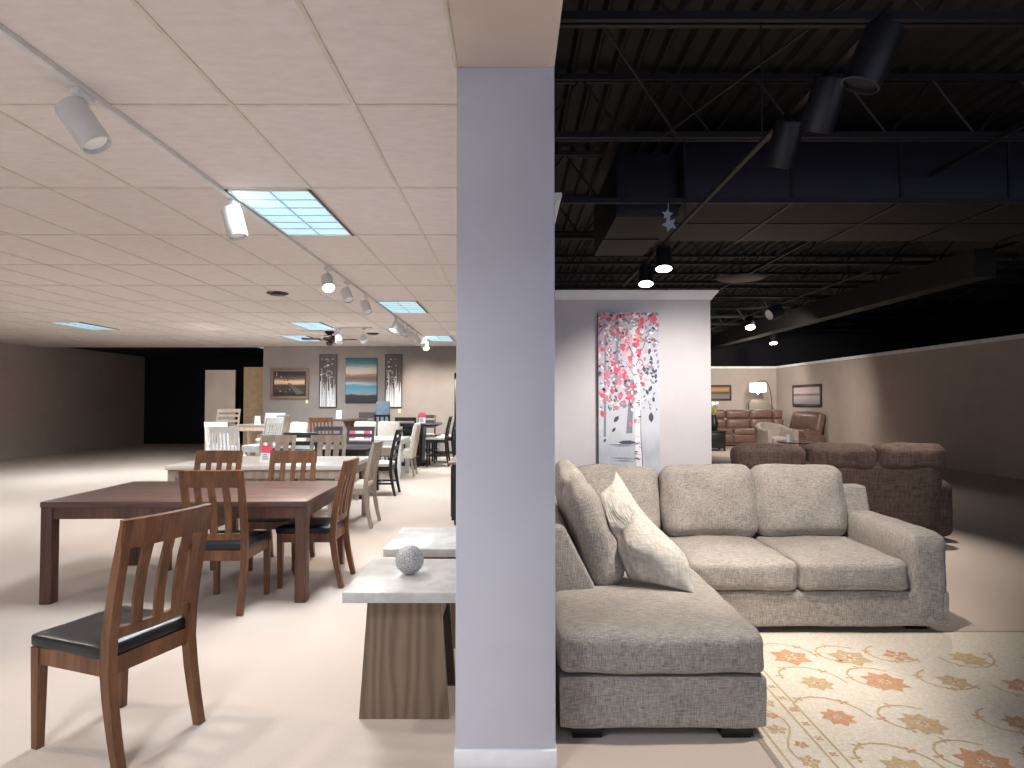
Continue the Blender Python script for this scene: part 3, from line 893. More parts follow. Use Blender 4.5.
# back frame: wedge along the chaise side, then along the back
m = MB()
m.hexa([(.2, 3.40, .28), (.56, 3.40, .28), (.56, 5.1, .28), (.2, 5.1, .28), (.2, 3.40, .815), (.285, 3.40, .815), (.285, 5.1, .815), (.2, 5.1, .815)], .018)
m.hexa([(.3, 4.80, .28), (2.8, 4.80, .28), (2.8, 5.1, .28), (.3, 5.1, .28), (.3, 4.95, .83), (2.8, 4.95, .83), (2.8, 5.1, .83), (.3, 5.1, .83)], .018)
m.build('back_frame', 'sofa', t)
m = MB(); m.cushion((.13, .53, .3), .06, (.01, 0, .01), Matrix.Translation((2.69, FY + .53, .345)), 10, .002, 9); m.build('arm', 'sofa', t)


def lean(px_, py_, pz, rz, tilt):
    return Matrix.Translation((px_, py_, pz)) @ Matrix.Rotation(rz, 4, 'Z') @ Matrix.Rotation(tilt, 4, 'X')


def backc(cx, cy, w, h, tilt, rz, seed, th=.10, z0=.47):
    """a loose back cushion: local x across, local -y the front"""
    m = MB()
    def df(p):
        k = (p.z / (h / 2))
        p = p.copy(); p.y *= 1 - .14 * k
        if k < 0: p.z += .0
        return p
    m.cushion((w / 2, th, h / 2), .075, (.012, .035, .02), lean(cx, cy, z0 + h / 2 * math.cos(tilt), rz, tilt), 17, .006, seed, df)
    return m


# along the back (front faces -Y): leaning back
backc(1.505, 4.84, .70, .53, R(-12), 0, 11).build('back_cushion', 'sofa', t)
backc(2.20, 4.84, .68, .53, R(-12), 0, 12).build('back_cushion', 'sofa', t)
backc(.81, 4.90, .66, .52, R(-15), R(-3), 13).build('back_cushion', 'sofa', t)
# along the chaise side (front faces +X)
c1 = backc(.47, 3.75, .62, .56, R(-19), PI / 2, 14, .088)
c1.build('back_cushion', 'sofa', t)
backc(.455, 4.38, .58, .61, R(-18), PI / 2, 15, .095).build('back_cushion', 'sofa', t)
for fx_, fy_ in ((.27, 2.87), (.935, 2.87), (.27, 4.5), (.935, 4.5), (2.6, 4.2), (2.6, 4.95)):
    m = MB(); m.hexa([(fx_, fy_ - .06 + .01, 0), (fx_ + .13, fy_ - .05, 0), (fx_ + .13, fy_ + .05, 0), (fx_, fy_ + .05, 0), (fx_ - .005, fy_ - .06, .05), (fx_ + .14, fy_ - .06, .05), (fx_ + .14, fy_ + .06, .05), (fx_ - .005, fy_ + .06, .05)], .003); m.build('foot', 'foot', t)


# knit throw pillow, slumped: corners set where they rest, faces swollen between
def pillow(BL, BR, TL, TR, th, seed=0):
    tmp = bmesh.new(); N = 36
    BL, BR, TL, TR = (Vector(v) for v in (BL, BR, TL, TR))
    nrm = (BR - BL).cross(TL - BL).normalized()          # front face direction
    def pos(u, v, s):
        k = max(0.0, (1 - abs(u) ** 2.8)) ** .5 * max(0.0, (1 - abs(v) ** 2.8)) ** .5
        ui = u * (1 - .06 * (1 - v * v) * abs(u)); vi = v * (1 - .06 * (1 - u * u) * abs(v))
        a, b_ = (ui + 1) / 2, (vi + 1) / 2
        p = BL * (1 - a) * (1 - b_) + BR * a * (1 - b_) + TL * (1 - a) * b_ + TR * a * b_
        p += (BR - BL).normalized() * .10 * max(0.0, u) * math.exp(-((v + .35) / .42) ** 2)
        y = s * th / 2 * k * (1 if s > 0 else .45)
        if s > 0:
            y -= .060 * math.exp(-((v - .22 - .3 * u) / .14) ** 2) * k        # the deep crease
            y += .045 * math.exp(-(((u - .35) / .5) ** 2 + ((v + .12) / .25) ** 2)) * k
            y += .0030 * math.sin(46 * u + 4 * v) * k * (1.2 if v > .25 else .5)  # ribs of the knit
            y -= .010 * math.exp(-((u + .25 - .5 * v) / .12) ** 2) * k * (1 if v < 0 else 0)
        y += .007 * math.sin(8 * u + 3 * v + seed) * math.sin(6 * v + seed) * k
        return p + nrm * y
    for s in (-1, 1):
        g = [[tmp.verts.new(pos(-1 + 2 * i / N, -1 + 2 * j / N, s)) for i in range(N + 1)] for j in range(N + 1)]
        for j in range(N):
            for i in range(N):
                q = [g[j][i], g[j][i + 1], g[j + 1][i + 1], g[j + 1][i]]
                tmp.faces.new(q if s > 0 else q[::-1])
    bmesh.ops.remove_doubles(tmp, verts=tmp.verts[:], dist=1e-5)
    m = MB(); m._take(tmp)
    return m


tag(pillow((.655, 3.53, .49), (.975, 3.34, .472), (.505, 3.57, .975), (.615, 3.70, 1.085), .22, 2).build('throw_pillow', 'knit'), 'cream knit throw pillow slumped against the grey back cushion', 'pillow')

# rug
t = thing('area_rug', 'cream floral rug in front of the grey sectional', 'rug', (0, 0, 0))
RX0, RX1, RY0, RY1 = 1.085, 3.6, 1.2, 4.09
m = MB(); m.box((RX0, RY0, .0), (RX1, RY1, .009), .003); m.build('pile', 'rug', t)
m = MB()
zt = .0096
def strip(x0, y0, x1, y1): m.box((x0, y0, .0085), (x1, y1, zt))
for o_, w_ in ((.0, .022),):
    strip(RX0 + o_, RY0, RX0 + o_ + w_, RY1); strip(RX1 - o_ - w_, RY0, RX1 - o_, RY1)
    strip(RX0, RY0, RX1, RY0 + w_); strip(RX0, RY1 - w_, RX1, RY1)
m.build('binding', 'rug_edge', t)
m = MB()
def flat(poly, z=zt): m.poly([(a, b, z) for a, b in poly])
def flower(cx, cy, r, n, mi, ro):
    m.mi = mi
    for k in range(n):
        a = ro + 2 * PI * k / n; c, s = math.cos(a), math.sin(a); q = r * .34
        flat([(cx + c * r * .16, cy + s * r * .16), (cx + c * r * .55 - s * q, cy + s * r * .55 + c * q), (cx + c * r, cy + s * r), (cx + c * r * .55 + s * q, cy + s * r * .55 - c * q)], zt + .0002 * (1 + k % 3))
    m.mi = 1 - mi
    flat([(cx + r * .16 * math.cos(k * PI / 4), cy + r * .16 * math.sin(k * PI / 4)) for k in range(8)], zt + .001)
def vine(pts, w=.009):
    m.mi = 1
    for (a, b), (c, d) in zip(pts, pts[1:]):
        dx_, dy_ = c - a, d - b; L = math.hypot(dx_, dy_) or 1; nx, ny = -dy_ / L * w, dx_ / L * w
        flat([(a - nx, b - ny), (c - nx, d - ny), (c + nx, d + ny), (a + nx, b + ny)], zt + .0001)
rr = random.Random(3)
# border lines parallel to the long edge, with a vine in the border
m.mi = 1
for xx in (RX0 + .05, RX0 + .235, RX0 + .30):
    m.mi = 1; flat([(xx, RY0 + .2, ), (xx + .012, RY0 + .2), (xx + .012, RY1 - .2), (xx, RY1 - .2)])
for k in range(20):
    yy = RY0 + .3 + k * .125
    flower(RX0 + .145 + .03 * math.sin(k * 2.1), yy, .05 if k % 2 else .034, 5, k % 2, k * .7)
    flower(RX0 + .272, yy + .05, .022, 4, 0, .78)
vine([(RX0 + .145 + .045 * math.sin(k * .8), RY0 + .2 + k * .06) for k in range(42)], .005)
for i in range(6):
    for j in range(7):
        cx, cy = RX0 + .5 + i * .36 + rr.uniform(-.05, .05), RY0 + .35 + j * .35 + rr.uniform(-.06, .06)
        flower(cx, cy, rr.uniform(.075, .125), rr.choice((5, 6, 8)), (i + j) % 2, rr.uniform(0, 2))
        pts = [(cx + .16 * math.cos(q * .45 + i), cy + .16 * math.sin(q * .45 + i) + q * .012) for q in range(8)]
        vine(pts, .006)
        for q in (2, 5, 7): flower(pts[q][0], pts[q][1], .03, 3, (q + i) % 2, q)
m.build('floral_pattern', ['rug_rust', 'rug_gold'], t)

# ------------------------------------------------------------------ birch painting
PYF = BY - .045
px0, px1, pzt = X(598.5, PYF), X(659.5, PYF), Z(312, PYF)
pzb = pzt - 1.53
PW, PH = px1 - px0, pzt - pzb
t = thing('birch_painting', 'tall canvas of a birch tree with pink leaves on the pale partition', 'painting', (px0, PYF, pzb))
mt = painted_bands('misty_grey_paint', [(0, (168, 174, 188)), (.12, (208, 214, 224)), (.2, (186, 194, 206)), (.34, (212, 218, 228)), (.55, (196, 202, 214)), (.8, (184, 188, 202)), (1, (190, 192, 204))], 0, PH, .1, 5, (3, 1, .6))
m = MB(); m.box((0, 0, 0), (PW, .042, PH), .002); m.build('canvas', mt, t)
m = MB(); m.box((-.0015, .004, .004), (0, .042, PH - .004)); m.build('canvas_edge', 'frame_dark', t)
pal = ['pk1', 'pk2', 'pk3', 'gr1', 'gr2', 'wh', 'bark', 'yl', 'pk4']
for n_, c in zip(pal, ((214, 76, 108), (226, 116, 136), (192, 72, 94), (70, 74, 88), (126, 134, 150), (226, 228, 236), (98, 92, 98), (206, 152, 112), (232, 160, 176))):
    MT[n_] = M('paint_' + n_, c, None, .6, 20)
m = MB(); LZ = [0]
def leaf(u, v, L, a, mi, asp=.5):
    """a brush-stroke leaf at u,v (0..1 across and up), clipped to the canvas"""
    m.mi = mi; LZ[0] += 1
    cx, cz = u * PW, v * PH; c, s = math.cos(a), math.sin(a); y = -.0006 - (LZ[0] % 60) * .00002
    pts = []
    for (p, q) in ((-.5, 0), (-.2, .42), (.15, .45), (.5, 0), (.15, -.45), (-.2, -.42)):
        dx_, dz_ = p * L, q * L * asp
        pts.append((min(PW - .001, max(.001, cx + dx_ * c - dz_ * s)), y, min(PH - .001, max(.001, cz + dx_ * s + dz_ * c))))
    try: m.poly(pts)
    except Exception: pass
def stroke(pts, w0, w1, mi):
    m.mi = mi; LZ[0] += 1; y = -.0004 - (LZ[0] % 60) * .00002
    n = len(pts)
    for i in range(n - 1):
        wa = w0 + (w1 - w0) * i / (n - 1); wb = w0 + (w1 - w0) * (i + 1) / (n - 1)
        (a, b), (c, d) = pts[i], pts[i + 1]
        m.poly([((a - wa) * PW, y, b * PH), ((a + wa) * PW, y, b * PH), ((c + wb) * PW, y, d * PH), ((c - wb) * PW, y, d * PH)])
pr = random.Random(21)
# far grey trunks and water strokes
stroke([(.5, .32), (.53, .5), (.56, .62)], .05, .03, 4); stroke([(.28, .55), (.3, .75), (.33, .95)], .035, .02, 4); stroke([(.1, .3), (.12, .9)], .02, .015, 4)
for k in range(16):
    v = pr.uniform(.02, .26); u = pr.uniform(.3, .52); stroke([(u - .22, v), (u + .1, v + .002)], .0, .0, 4) if False else leaf(u, v, pr.uniform(.1, .24), pr.uniform(-.06, .06), pr.choice((4, 4, 5)), .07)
leaf(.47, .27, .16, 0, 3, .22); leaf(.45, .13, .15, .05, 3, .16)
# the birch trunk
stroke([(.68, 0), (.665, .15), (.64, .3), (.645, .5), (.62, .68), (.60, .85), (.62, 1)], .055, .035, 5)
stroke([(.735, 0), (.715, .16), (.69, .3), (.69, .45)], .008, .004, 3)
for k in range(60):
    v = pr.uniform(.03, .97); leaf(.65 - .04 * v + pr.uniform(-.04, .04), v, pr.uniform(.012, .04), pr.uniform(-.3, .3), pr.choice((6, 4, 3, 6)), .3)
stroke([(.62, .7), (.8, .86), (.97, .97)], .008, .004, 6); stroke([(.6, .74), (.42, .87), (.2, .98)], .008, .004, 6); stroke([(.63, .62), (.45, .72), (.12, .78)], .006, .003, 6)
stroke([(.66, .66), (.85, .72), (.95, .62)], .006, .003, 6)
# grey, white and dark foliage behind
for k in range(420):
    v = 1 - pr.random() ** 1.3 * .55; u = pr.uniform(.01, .99)
    leaf(u, v, pr.uniform(.02, .045), pr.uniform(0, PI), pr.choice((3, 4, 5, 4, 4, 5)), pr.uniform(.4, .65))
# pink foliage, thick at the top and down the left
for k in range(210):
    v = 1 - pr.random() ** 1.2 * .5; u = pr.uniform(.01, .99)
    if u > .78 and v < .92: continue
    leaf(u, v, pr.uniform(.026, .06), pr.uniform(0, PI), pr.choice((0, 1, 2, 1, 0, 8)), pr.uniform(.45, .7))
for u, v, L, c in ((.12, .52, .10, 1), (.22, .56, .09, 0), (.06, .43, .08, 0), (.36, .53, .1, 0), (.42, .49, .08, 1), (.6, .55, .07, 0), (.52, .37, .06, 1), (.6, .39, .06, 1), (.3, .46, .07, 1),
                   (.72, .95, .10, 0), (.92, .96, .10, 0), (.66, .9, .09, 0), (.3, .68, .12, 0), (.15, .65, .1, 1), (.62, .82, .1, 0), (.52, .74, .08, 0), (.93, .83, .05, 2), (.66, .86, .07, 7), (.7, .84, .06, 7), (.36, .64, .08, 1), (.4, .8, .09, 0)):
    leaf(u, v, L * .82, pr.uniform(.6, 2.4), c, .55)
for u, v, L in ((.87, .74, .05), (.84, .78, .06), (.8, .66, .05), (.9, .67, .05), (.75, .68, .06), (.94, .64, .05), (.85, .57, .06), (.8, .55, .05), (.9, .51, .05), (.86, .41, .09), (.29, .4, .07), (.25, .34, .05), (.27, .46, .05), (.1, .28, .04)):
    leaf(u, v, L, pr.uniform(.9, 2.2), 3, .5)
m.build('painted_tree', pal, t)


# ------------------------------------------------------------------ pictures on the dining back wall
AY = YB - .05
def streak_panel(pxa, pxb, pya, pyb, label, seed):
    x0, x1, z1, z0 = X(pxa, AY), X(pxb, AY), Z(pya, AY), Z(pyb, AY)
    t = thing('streaked_panel', label, 'wall art', (x0, AY, z0), 0, 'pair of streaked panels')
    W, H = x1 - x0, z1 - z0
    m = MB(); fr = .02
    m.box((0, 0, 0), (fr, .045, H)); m.box((W - fr, 0, 0), (W, .045, H)); m.box((fr, 0, 0), (W - fr, .045, fr)); m.box((fr, 0, H - fr), (W - fr, .045, H)); m.build('frame', 'frame_dark', t)
    m = MB(); m.box((fr, .006, fr), (W - fr, .045, H - fr)); m.build('board', 'p_brown', t)
    m = MB(); r = random.Random(seed)
    for k in range(70):
        u = r.uniform(.07, .93); top = r.uniform(.22, .42) + (r.random() ** 4) * .35; w = r.uniform(.012, .05)
        m.mi = 0 if r.random() < .8 else 1
        y = .0055 - k * .00003
        a, b = (u - w / 2) * W, (u + w / 2) * W
        m.poly([(max(fr, a), y, fr), (min(W - fr, b), y, fr), (min(W - fr, b - .3 * (b - a)), y, top * H), (max(fr, a + .3 * (b - a)), y, top * H)])
    for k in range(26):
        u, v, w, h = r.uniform(.12, .88), r.uniform(.45, .92), r.uniform(.04, .18), r.uniform(.008, .03)
        m.mi = r.choice((1, 1, 0)); y = .0032 - k * .00003
        m.poly([((u - w / 2) * W, y, v * H), ((u + w / 2) * W, y, (v + .01) * H), ((u + w / 3) * W, y, (v + h) * H), ((u - w / 3) * W, y, (v + h) * H)])
    cx, cz, q = .58 * W if seed == 2 else .3 * W, .62 * H, .09
    m.mi = 1
    for k in range(14):
        a0, a1 = k * .42, k * .42 + .38
        m.poly([(cx + q * math.cos(a0), .002, cz + q * 1.2 * math.sin(a0)), (cx + q * math.cos(a1), .002, cz + q * 1.2 * math.sin(a1)), (cx + q * .75 * math.cos(a1), .002, cz + q * .9 * math.sin(a1)), (cx + q * .75 * math.cos(a0), .002, cz + q * .9 * math.sin(a0))])
    m.build('streaks', ['p_white', 'p_ash'], t)
    return t


MT['p_brown'] = M('panel_brown', (66, 56, 54), (84, 72, 68), .6, 12, (3, 1, 1))
MT['p_white'] = M('panel_white', (214, 216, 218), None, .6, 12)
MT['p_ash'] = M('panel_ash', (150, 144, 142), None, .6, 12)
streak_panel(319, 336.5, 354, 407.5, 'tall dark panel with white streaks between the landscape and the seascape', 2)
streak_panel(384.8, 402, 354, 407.5, 'tall dark panel with white streaks to the aisle side of the seascape', 5)
x0, x1, z1, z0 = X(345.5, AY), X(376.5, AY), Z(358, AY), Z(402.7, AY)
t = thing('seascape_canvas', 'blue striped seascape canvas hanging between two streaked panels', 'painting', (x0, AY, z0))
mt = painted_bands('seascape_paint', [(0, (56, 53, 58)), (.17, (60, 57, 62)), (.19, (132, 144, 152)), (.27, (96, 150, 168)), (.38, (78, 138, 162)), (.43, (164, 176, 184)), (.47, (122, 112, 108)), (.55, (106, 90, 84)), (.62, (140, 122, 110)), (.66, (198, 182, 166)), (.76, (180, 182, 176)), (.86, (84, 122, 132)), (1, (44, 84, 96))], 0, z1 - z0, .07, 3, (.8, 1, 9))
m = MB(); m.box((0, 0, 0), (x1 - x0, .045, z1 - z0), .003); m.build('canvas', mt, t)
m = MB(); w_, h_ = x1 - x0, z1 - z0
m.box((-.008, .01, -.008), (w_ + .008, .05, 0)); m.box((-.008, .01, h_), (w_ + .008, .05, h_ + .008)); m.box((-.008, .01, 0), (0, .05, h_)); m.box((w_, .01, 0), (w_ + .008, .05, h_)); m.build('frame', 'frame_dark', t)


def framed(name, label, x0, x1, z0, z1, Y, frame, mat, fw=.08, axis='y', mat2=None, inner=.04, extras=None):
    """picture in a moulded frame; axis y hangs on a wall seen front on, x on a wall at the side"""
    t = thing(name, label, 'picture', (x0, Y, z0) if axis == 'y' else (Y, x0, z0), 0 if axis == 'y' else R(90))
    W, H = x1 - x0, z1 - z0
    if axis == 'x':
        t.rotation_euler = (0, 0, R(-90)); t.location = (Y, x1, z0)
    m = MB()
    m.box((0, 0, 0), (W, .045, fw), .006); m.box((0, 0, H - fw), (W, .045, H), .006); m.box((0, 0, fw), (fw, .045, H - fw), .006); m.box((W - fw, 0, fw), (W, .045, H - fw), .006)
    m.build('frame', frame, t)
    if mat2:
        m = MB(); m.box((fw, .01, fw), (W - fw, .04, H - fw)); m.build('liner', mat2, t)
    i = fw + inner
    m = MB(); m.box((i, .006, i), (W - i, .042, H - i)); m.build('print', mat, t)
    if extras: extras(t, W, H, i)
    return t


MT['dusk_path'] = M('dusk_path', (92, 86, 82), None, .6)
MT['dusk'] = painted_bands('dusk_paint', [(0, (40, 36, 38)), (.3, (74, 68, 66)), (.45, (66, 58, 54)), (.52, (214, 176, 132)), (.62, (232, 200, 160)), (.72, (120, 96, 88)), (.85, (70, 66, 70)), (1, (44, 44, 50))], .1, .7, .09, 5)
MT['sunset'] = painted_bands('sunset_paint', [(0, (138, 134, 140)), (.35, (120, 116, 122)), (.42, (54, 48, 48)), (.5, (120, 96, 70)), (.7, (196, 160, 98)), (1, (150, 124, 92))], .1, .5, .06, 5)
MT['lilac_print'] = painted_bands('lilac_paint', [(0, (150, 140, 150)), (.4, (190, 176, 180)), (.5, (110, 96, 104)), (.6, (206, 190, 190)), (1, (190, 176, 178))], .1, .7, .05, 4)
def dusk_extras(t, W, H, i):
    m = MB(); r = random.Random(4)
    for k in range(34):
        u, v = r.uniform(.14, .5), r.choice((r.uniform(.2, .36), r.uniform(.58, .82))); L = r.uniform(.015, .05); m.mi = r.choice((0, 1))
        m.poly([(u * W, .004 - k * .00003, v * H), (u * W + L, .004 - k * .00003, v * H + L * .3), (u * W + L * .5, .004 - k * .00003, v * H + L)])
    m.mi = 2
    m.poly([(.45 * W, .0052, .52 * H), (.52 * W, .0052, .52 * H), (W - i - .01, .0052, .2 * H), (W - i - .2, .0052, .14 * H)])
    m.build('brush_marks', ['yl', 'frame_dark', 'dusk_path'], t)
framed('framed_landscape', 'framed dusk landscape on the grey wall beside the dark store room', X(270, AY), X(308.5, AY), Z(399, AY), Z(368.5, AY), AY, 'frame_brown', 'dusk', .075, 'y', 'frame_dark', .035, dusk_extras)
for px, py, lb in ((307, 401.5, 'small yellow price tag under the framed landscape'), (399.5, 411, 'small cream price tag under the streaked panel near the aisle')):
    m = MB(); x_, z_ = X(px, YB), Z(py, YB)
    m.box((x_ - .035, YB - .01, z_ - .05), (x_ + .035, YB, z_ + .05), .003); tag(m.build('price_sign', 'yellow_tag'), lb, 'price tag', 'wall price tags')
m = MB(); x_, z_ = X(370, 15.75), Z(407, 15.75)
# boards and poles in the dark store room
m = MB(); m.box((X(205, 17.6), 17.6, 0), (X(235, 17.6), 17.66, Z(370, 17.6)), .004); tag(m.build('pale_panel', 'pale_board'), 'pale upright panel in the dark store room doorway', 'panel')
m = MB(); m.box((X(243.5, 17.3), 17.3, 0), (XL + .3, 17.35, Z(367, 17.3)), .004); tag(m.build('tan_panel', 'tan_board'), 'tan upright board against the end of the grey wall', 'panel')
t = thing('folding_ladder', 'dark folding ladder leaning between the pale and tan boards', 'ladder', (X(241, 18.7), 18.7, 0))
for dx_ in (-.16, .16):
    m = MB(); m.sweep([(dx_ + .25, -.4, 0), (dx_ - .05, .5, 2.5)], .05, .03); m.build('rail', 'dark_metal', t)
for k in range(7):
    u = .1 + k * .13
    m = MB(); m.box((-.16 + .25 - .3 * u, -.4 + .9 * u - .03, 2.5 * u), (.16 + .25 - .3 * u, -.4 + .9 * u + .03, 2.5 * u + .025)); m.build('rung', 'dark_metal', t)
t = thing('ceiling_light', 'small bright light deep in the dark store room', 'ceiling light', (X(260, 17.6), 17.7, 3.05), 0, 'lit ceiling panels')
m = MB(); m.box((-.12, -.3, -.03), (.12, .3, 0), .004); m.build('frame', 'white_metal', t)
m = MB(); m.box((-.1, -.28, -.035), (.1, .28, -.029)); m.build('diffuser', 'troffer', t)

# ------------------------------------------------------------------ upholstery beyond the birch wall
# brown recliner sofa, seen from behind
t = thing('reclining_sofa', 'brown suede reclining sofa seen from behind past the grey sectional', 'sofa', (2.36, 6.6, 0))
m = MB(); m.cushion((1.1, .42, .26), .05, (0, 0, 0), Matrix.Translation((1.1, .52, .3)), 12, .004, 1); m.build('body', 'recliner', t)
m = MB(); m.cushion((1.08, .13, .40), .07, (0, .02, 0), Matrix.Translation((1.1, .12, .5)) @ Matrix.Rotation(R(10), 4, 'X'), 12, .004, 2); m.build('backrest', 'recliner', t)
for k in range(3):
    m = MB(); m.cushion((.365, .15, .14), .1, (.01, .02, .01), Matrix.Translation((.365 + k * .735, .06, .90)), 10, .005, 3 + k); m.build('head_roll', 'recliner', t)
for s in (-.06, 2.26):
    m = MB(); m.cushion((.12, .46, .3), .09, (0, 0, .02), Matrix.Translation((s, .55, .34)), 8, .004, 8); m.build('arm', 'recliner', t)
t = thing('recliner_chair', 'brown suede recliner cut off by the end of the birch wall', 'armchair', (2.27, 8.3, 0), R(0))
m = MB(); m.cushion((.42, .42, .2), .06, (0, 0, .02), Matrix.Translation((0, 0, .3)), 10, .004, 4); m.build('seat', 'recliner', t)
m = MB(); m.cushion((.4, .14, .36), .1, (0, .03, .02), Matrix.Translation((0, .42, .68)) @ Matrix.Rotation(R(-12), 4, 'X'), 10, .005, 5); m.build('backrest', 'recliner', t)
for s in (-.48, .48):
    m = MB(); m.cushion((.12, .46, .29), .1, (0, 0, .02), Matrix.Translation((s, 0, .36)), 10, .004, 6); m.build('arm', 'recliner', t)
m = MB(); m.box((-.35, -.35, 0), (.35, .35, .12)); m.build('base', 'foot', t)
# leather sectional against the far wall
LY = 20.6
t = thing('leather_sectional', 'brown leather reclining sectional along the far wall', 'sofa', (X(717, LY), LY, 0))
LW = 2.5
m = MB(); m.cushion((LW / 2, .5, .2), .05, (0, 0, 0), Matrix.Translation((LW / 2, .55, .24)), 12, .004, 1); m.build('base', 'leather_brown', t)
for k, (a, b) in enumerate(((.0, .54), (.56, 1.36), (1.38, 2.14), (2.16, 2.5))):
    w = (b - a) / 2
    m = MB(); m.cushion((w, .42, .1), .06, (0, .01, .02), Matrix.Translation((a + w, .42, .48)), 8, .004, k); m.build('seat_cushion', 'leather_brown', t)
    m = MB(); m.cushion((w, .12, .17), .07, (0, .05, .01), Matrix.Translation((a + w, .82, .72)), 8, .004, k + 5); m.build('back_cushion', 'leather_brown', t)
    m = MB(); m.cushion((w, .12, .15), .07, (0, .05, .01), Matrix.Translation((a + w, .86, 1.04)), 8, .004, k + 9); m.build('head_cushion', 'leather_brown', t)
    m = MB(); m.cushion((w, .03, .13), .02, (0, .02, 0), Matrix.Translation((a + w, .03, .26)), 8, .003, k); m.build('footrest', 'leather_brown', t)
# its side wing coming forward
m = MB(); m.cushion((.3, 1.0, .2), .05, (0, 0, 0), Matrix.Translation((LW + .05, -.45, .26)), 10, .004, 3); m.build('base', 'leather_brown', t)
m = MB(); m.cushion((.28, .95, .1), .06, (0, 0, .02), Matrix.Translation((LW + .0, -.45, .5)), 10, .004, 3); m.build('seat_cushion', 'leather_brown', t)
m = MB(); m.cushion((.13, .95, .32), .1, (.03, 0, .02), Matrix.Translation((LW + .24, -.45, .82)) @ Matrix.Rotation(R(12), 4, 'Y'), 10, .004, 3); m.build('back_cushion', 'leather_brown', t)
m = MB(); m.cushion((.13, .5, .32), .09, (0, 0, .02), Matrix.Translation((-.12, .5, .36)), 8, .004, 3); m.build('arm', 'leather_brown', t)
# grey tub armchair
t = thing('tub_armchair', 'taupe tub armchair in front of the leather sectional', 'armchair', (X(772, 17.6), 17.4, 0), R(14))
m = MB(); m.cushion((.36, .4, .1), .06, (0, 0, .02), Matrix.Translation((0, -.02, .4)), 10, .003, 3); m.build('seat', 'grey_cloth', t)
m = MB()
pts = [(-.5, -.42, .44), (-.5, .1, .46), (-.42, .38, .5), (-.2, .5, .52), (0, .53, .52), (.2, .5, .52), (.42, .38, .5), (.5, .1, .46), (.5, -.42, .44)]
m.sweep(pts, [.5, .56, .68, .74, .76, .74, .68, .56, .5], .15, (0, 0, 1))
bmesh.ops.bevel(m.bm, geom=m.bm.edges[:], offset=.03, segments=2, affect='EDGES')
for f in m.bm.faces: f.smooth = True
m.build('wraparound_back', 'grey_cloth', t)
m = MB(); m.box((-.4, -.38, .08), (.4, .36, .32), .02); m.build('base', 'grey_cloth', t)
for sx in (-.33, .33):
    for sy in (-.32, .3):
        m = MB(); m.box((sx - .03, sy - .03, 0), (sx + .03, sy + .03, .08)); m.build('leg', 'foot', t)
# low smoked table with a candle
t.scale = (.84, .84, 1)
t = thing('coffee_table', 'dark low coffee table beside the taupe tub armchair', 'table', (X(792, 16), 15.6, 0))
m = MB(); m.lathe([(.0001, .46), (.55, .46), (.56, .475), (.55, .49), (.0001, .49)], n=36); m.build('tabletop', 'glass_top', t)
for k in range(3):
    a = k * 2.1 + .5
    m = MB(); m.tube([(.42 * math.cos(a), .42 * math.sin(a), 0), (.3 * math.cos(a), .3 * math.sin(a), .46)], .025); m.build('leg', 'black_wood', t)
t = thing('candle', 'white pillar candle on the dark low coffee table', 'candle', (X(788, 15.5), 15.5, .49))
m = MB(); m.lathe([(.0001, 0), (.055, 0), (.055, .17), (.045, .175), (.0001, .17)], n=16); m.build('wax', 'paper', t)
m = MB(); m.tube([(0, 0, .17), (.003, 0, .195)], .003, 6); m.build('wick', 'foot', t)
# arc floor lamp
LYv = 22.0
bx = X(772, LYv); sxh = X(758, LYv) - bx
t = thing('arc_lamp', 'arc floor lamp with lit white drum shade by the far wall', 'lamp', (bx, LYv, 0))
m = MB(); m.lathe([(.16, 0), (.16, .03), (.03, .05), (.0001, .05)], n=20); m.build('base', 'dark_metal', t)
m = MB()
zt_ = Z(381, LYv); pts = [(0, 0, .04), (0, 0, 1.2)] + [(-.0 + sxh * (1 - math.cos(a)) * .5 * 2 * .5, 0, 1.2 + (zt_ - 1.2) * math.sin(a)) for a in (R(20), R(40), R(60), R(75), R(90))]
pts += [(sxh * .8, 0, zt_ + .0), (sxh, 0, zt_ - .04)]
m.tube(pts, .016, 8); m.build('pole', 'dark_metal', t)
zs0, zs1 = Z(392, LYv), Z(383, LYv)
m = MB(); m.lathe([(.28, zs0), (.275, zs1), (.27, zs1), (.275, zs0)], (sxh, 0, 0), n=28); sh_ = m.build('lamp_shade', 'shade', t)
m = MB(); m.lathe([(.0001, zs0 - .08), (.035, zs0 - .06), (.04, zs0 + .0), (.02, zs0 + .08), (.02, zs1), (.0001, zs1)], (sxh, 0, 0), n=12); m.build('bulb', 'lens', t)
l = bpy.data.lights.new('lamp_glow', 'POINT'); l.energy = 3; l.color = (1, .84, .66); l.shadow_soft_size = .1
o = bpy.data.objects.new('lamp_glow', l); COL.objects.link(o); o.location = (bx + sxh, LYv, zs0 - .12)
# lamp's shadow modelled as a grey panel behind the leather sectional
t = thing('lamp_shadow_panel', 'grey rounded panel shaped as the lamp shadow behind the leather sectional', 'armchair', (X(763, 22.2), 22.35, 0))
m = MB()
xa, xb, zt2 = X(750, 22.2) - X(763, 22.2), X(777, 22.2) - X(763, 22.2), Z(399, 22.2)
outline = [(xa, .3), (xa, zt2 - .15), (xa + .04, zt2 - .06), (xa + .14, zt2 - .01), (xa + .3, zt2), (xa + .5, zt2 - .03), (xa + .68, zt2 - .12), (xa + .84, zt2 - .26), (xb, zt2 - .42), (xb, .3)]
m.prism(outline, -.06, .06, 'y'); m.build('backrest', 'lamp_shadow_grey', t)  # rounded outline of the lamp's shadow, not a chair back
m = MB(); m.box((xa + .05, -.02, .0), (xb - .05, .3, .42), .03); m.build('seat', 'lamp_shadow_grey', t)  # block under the shadow panel, not a real seat
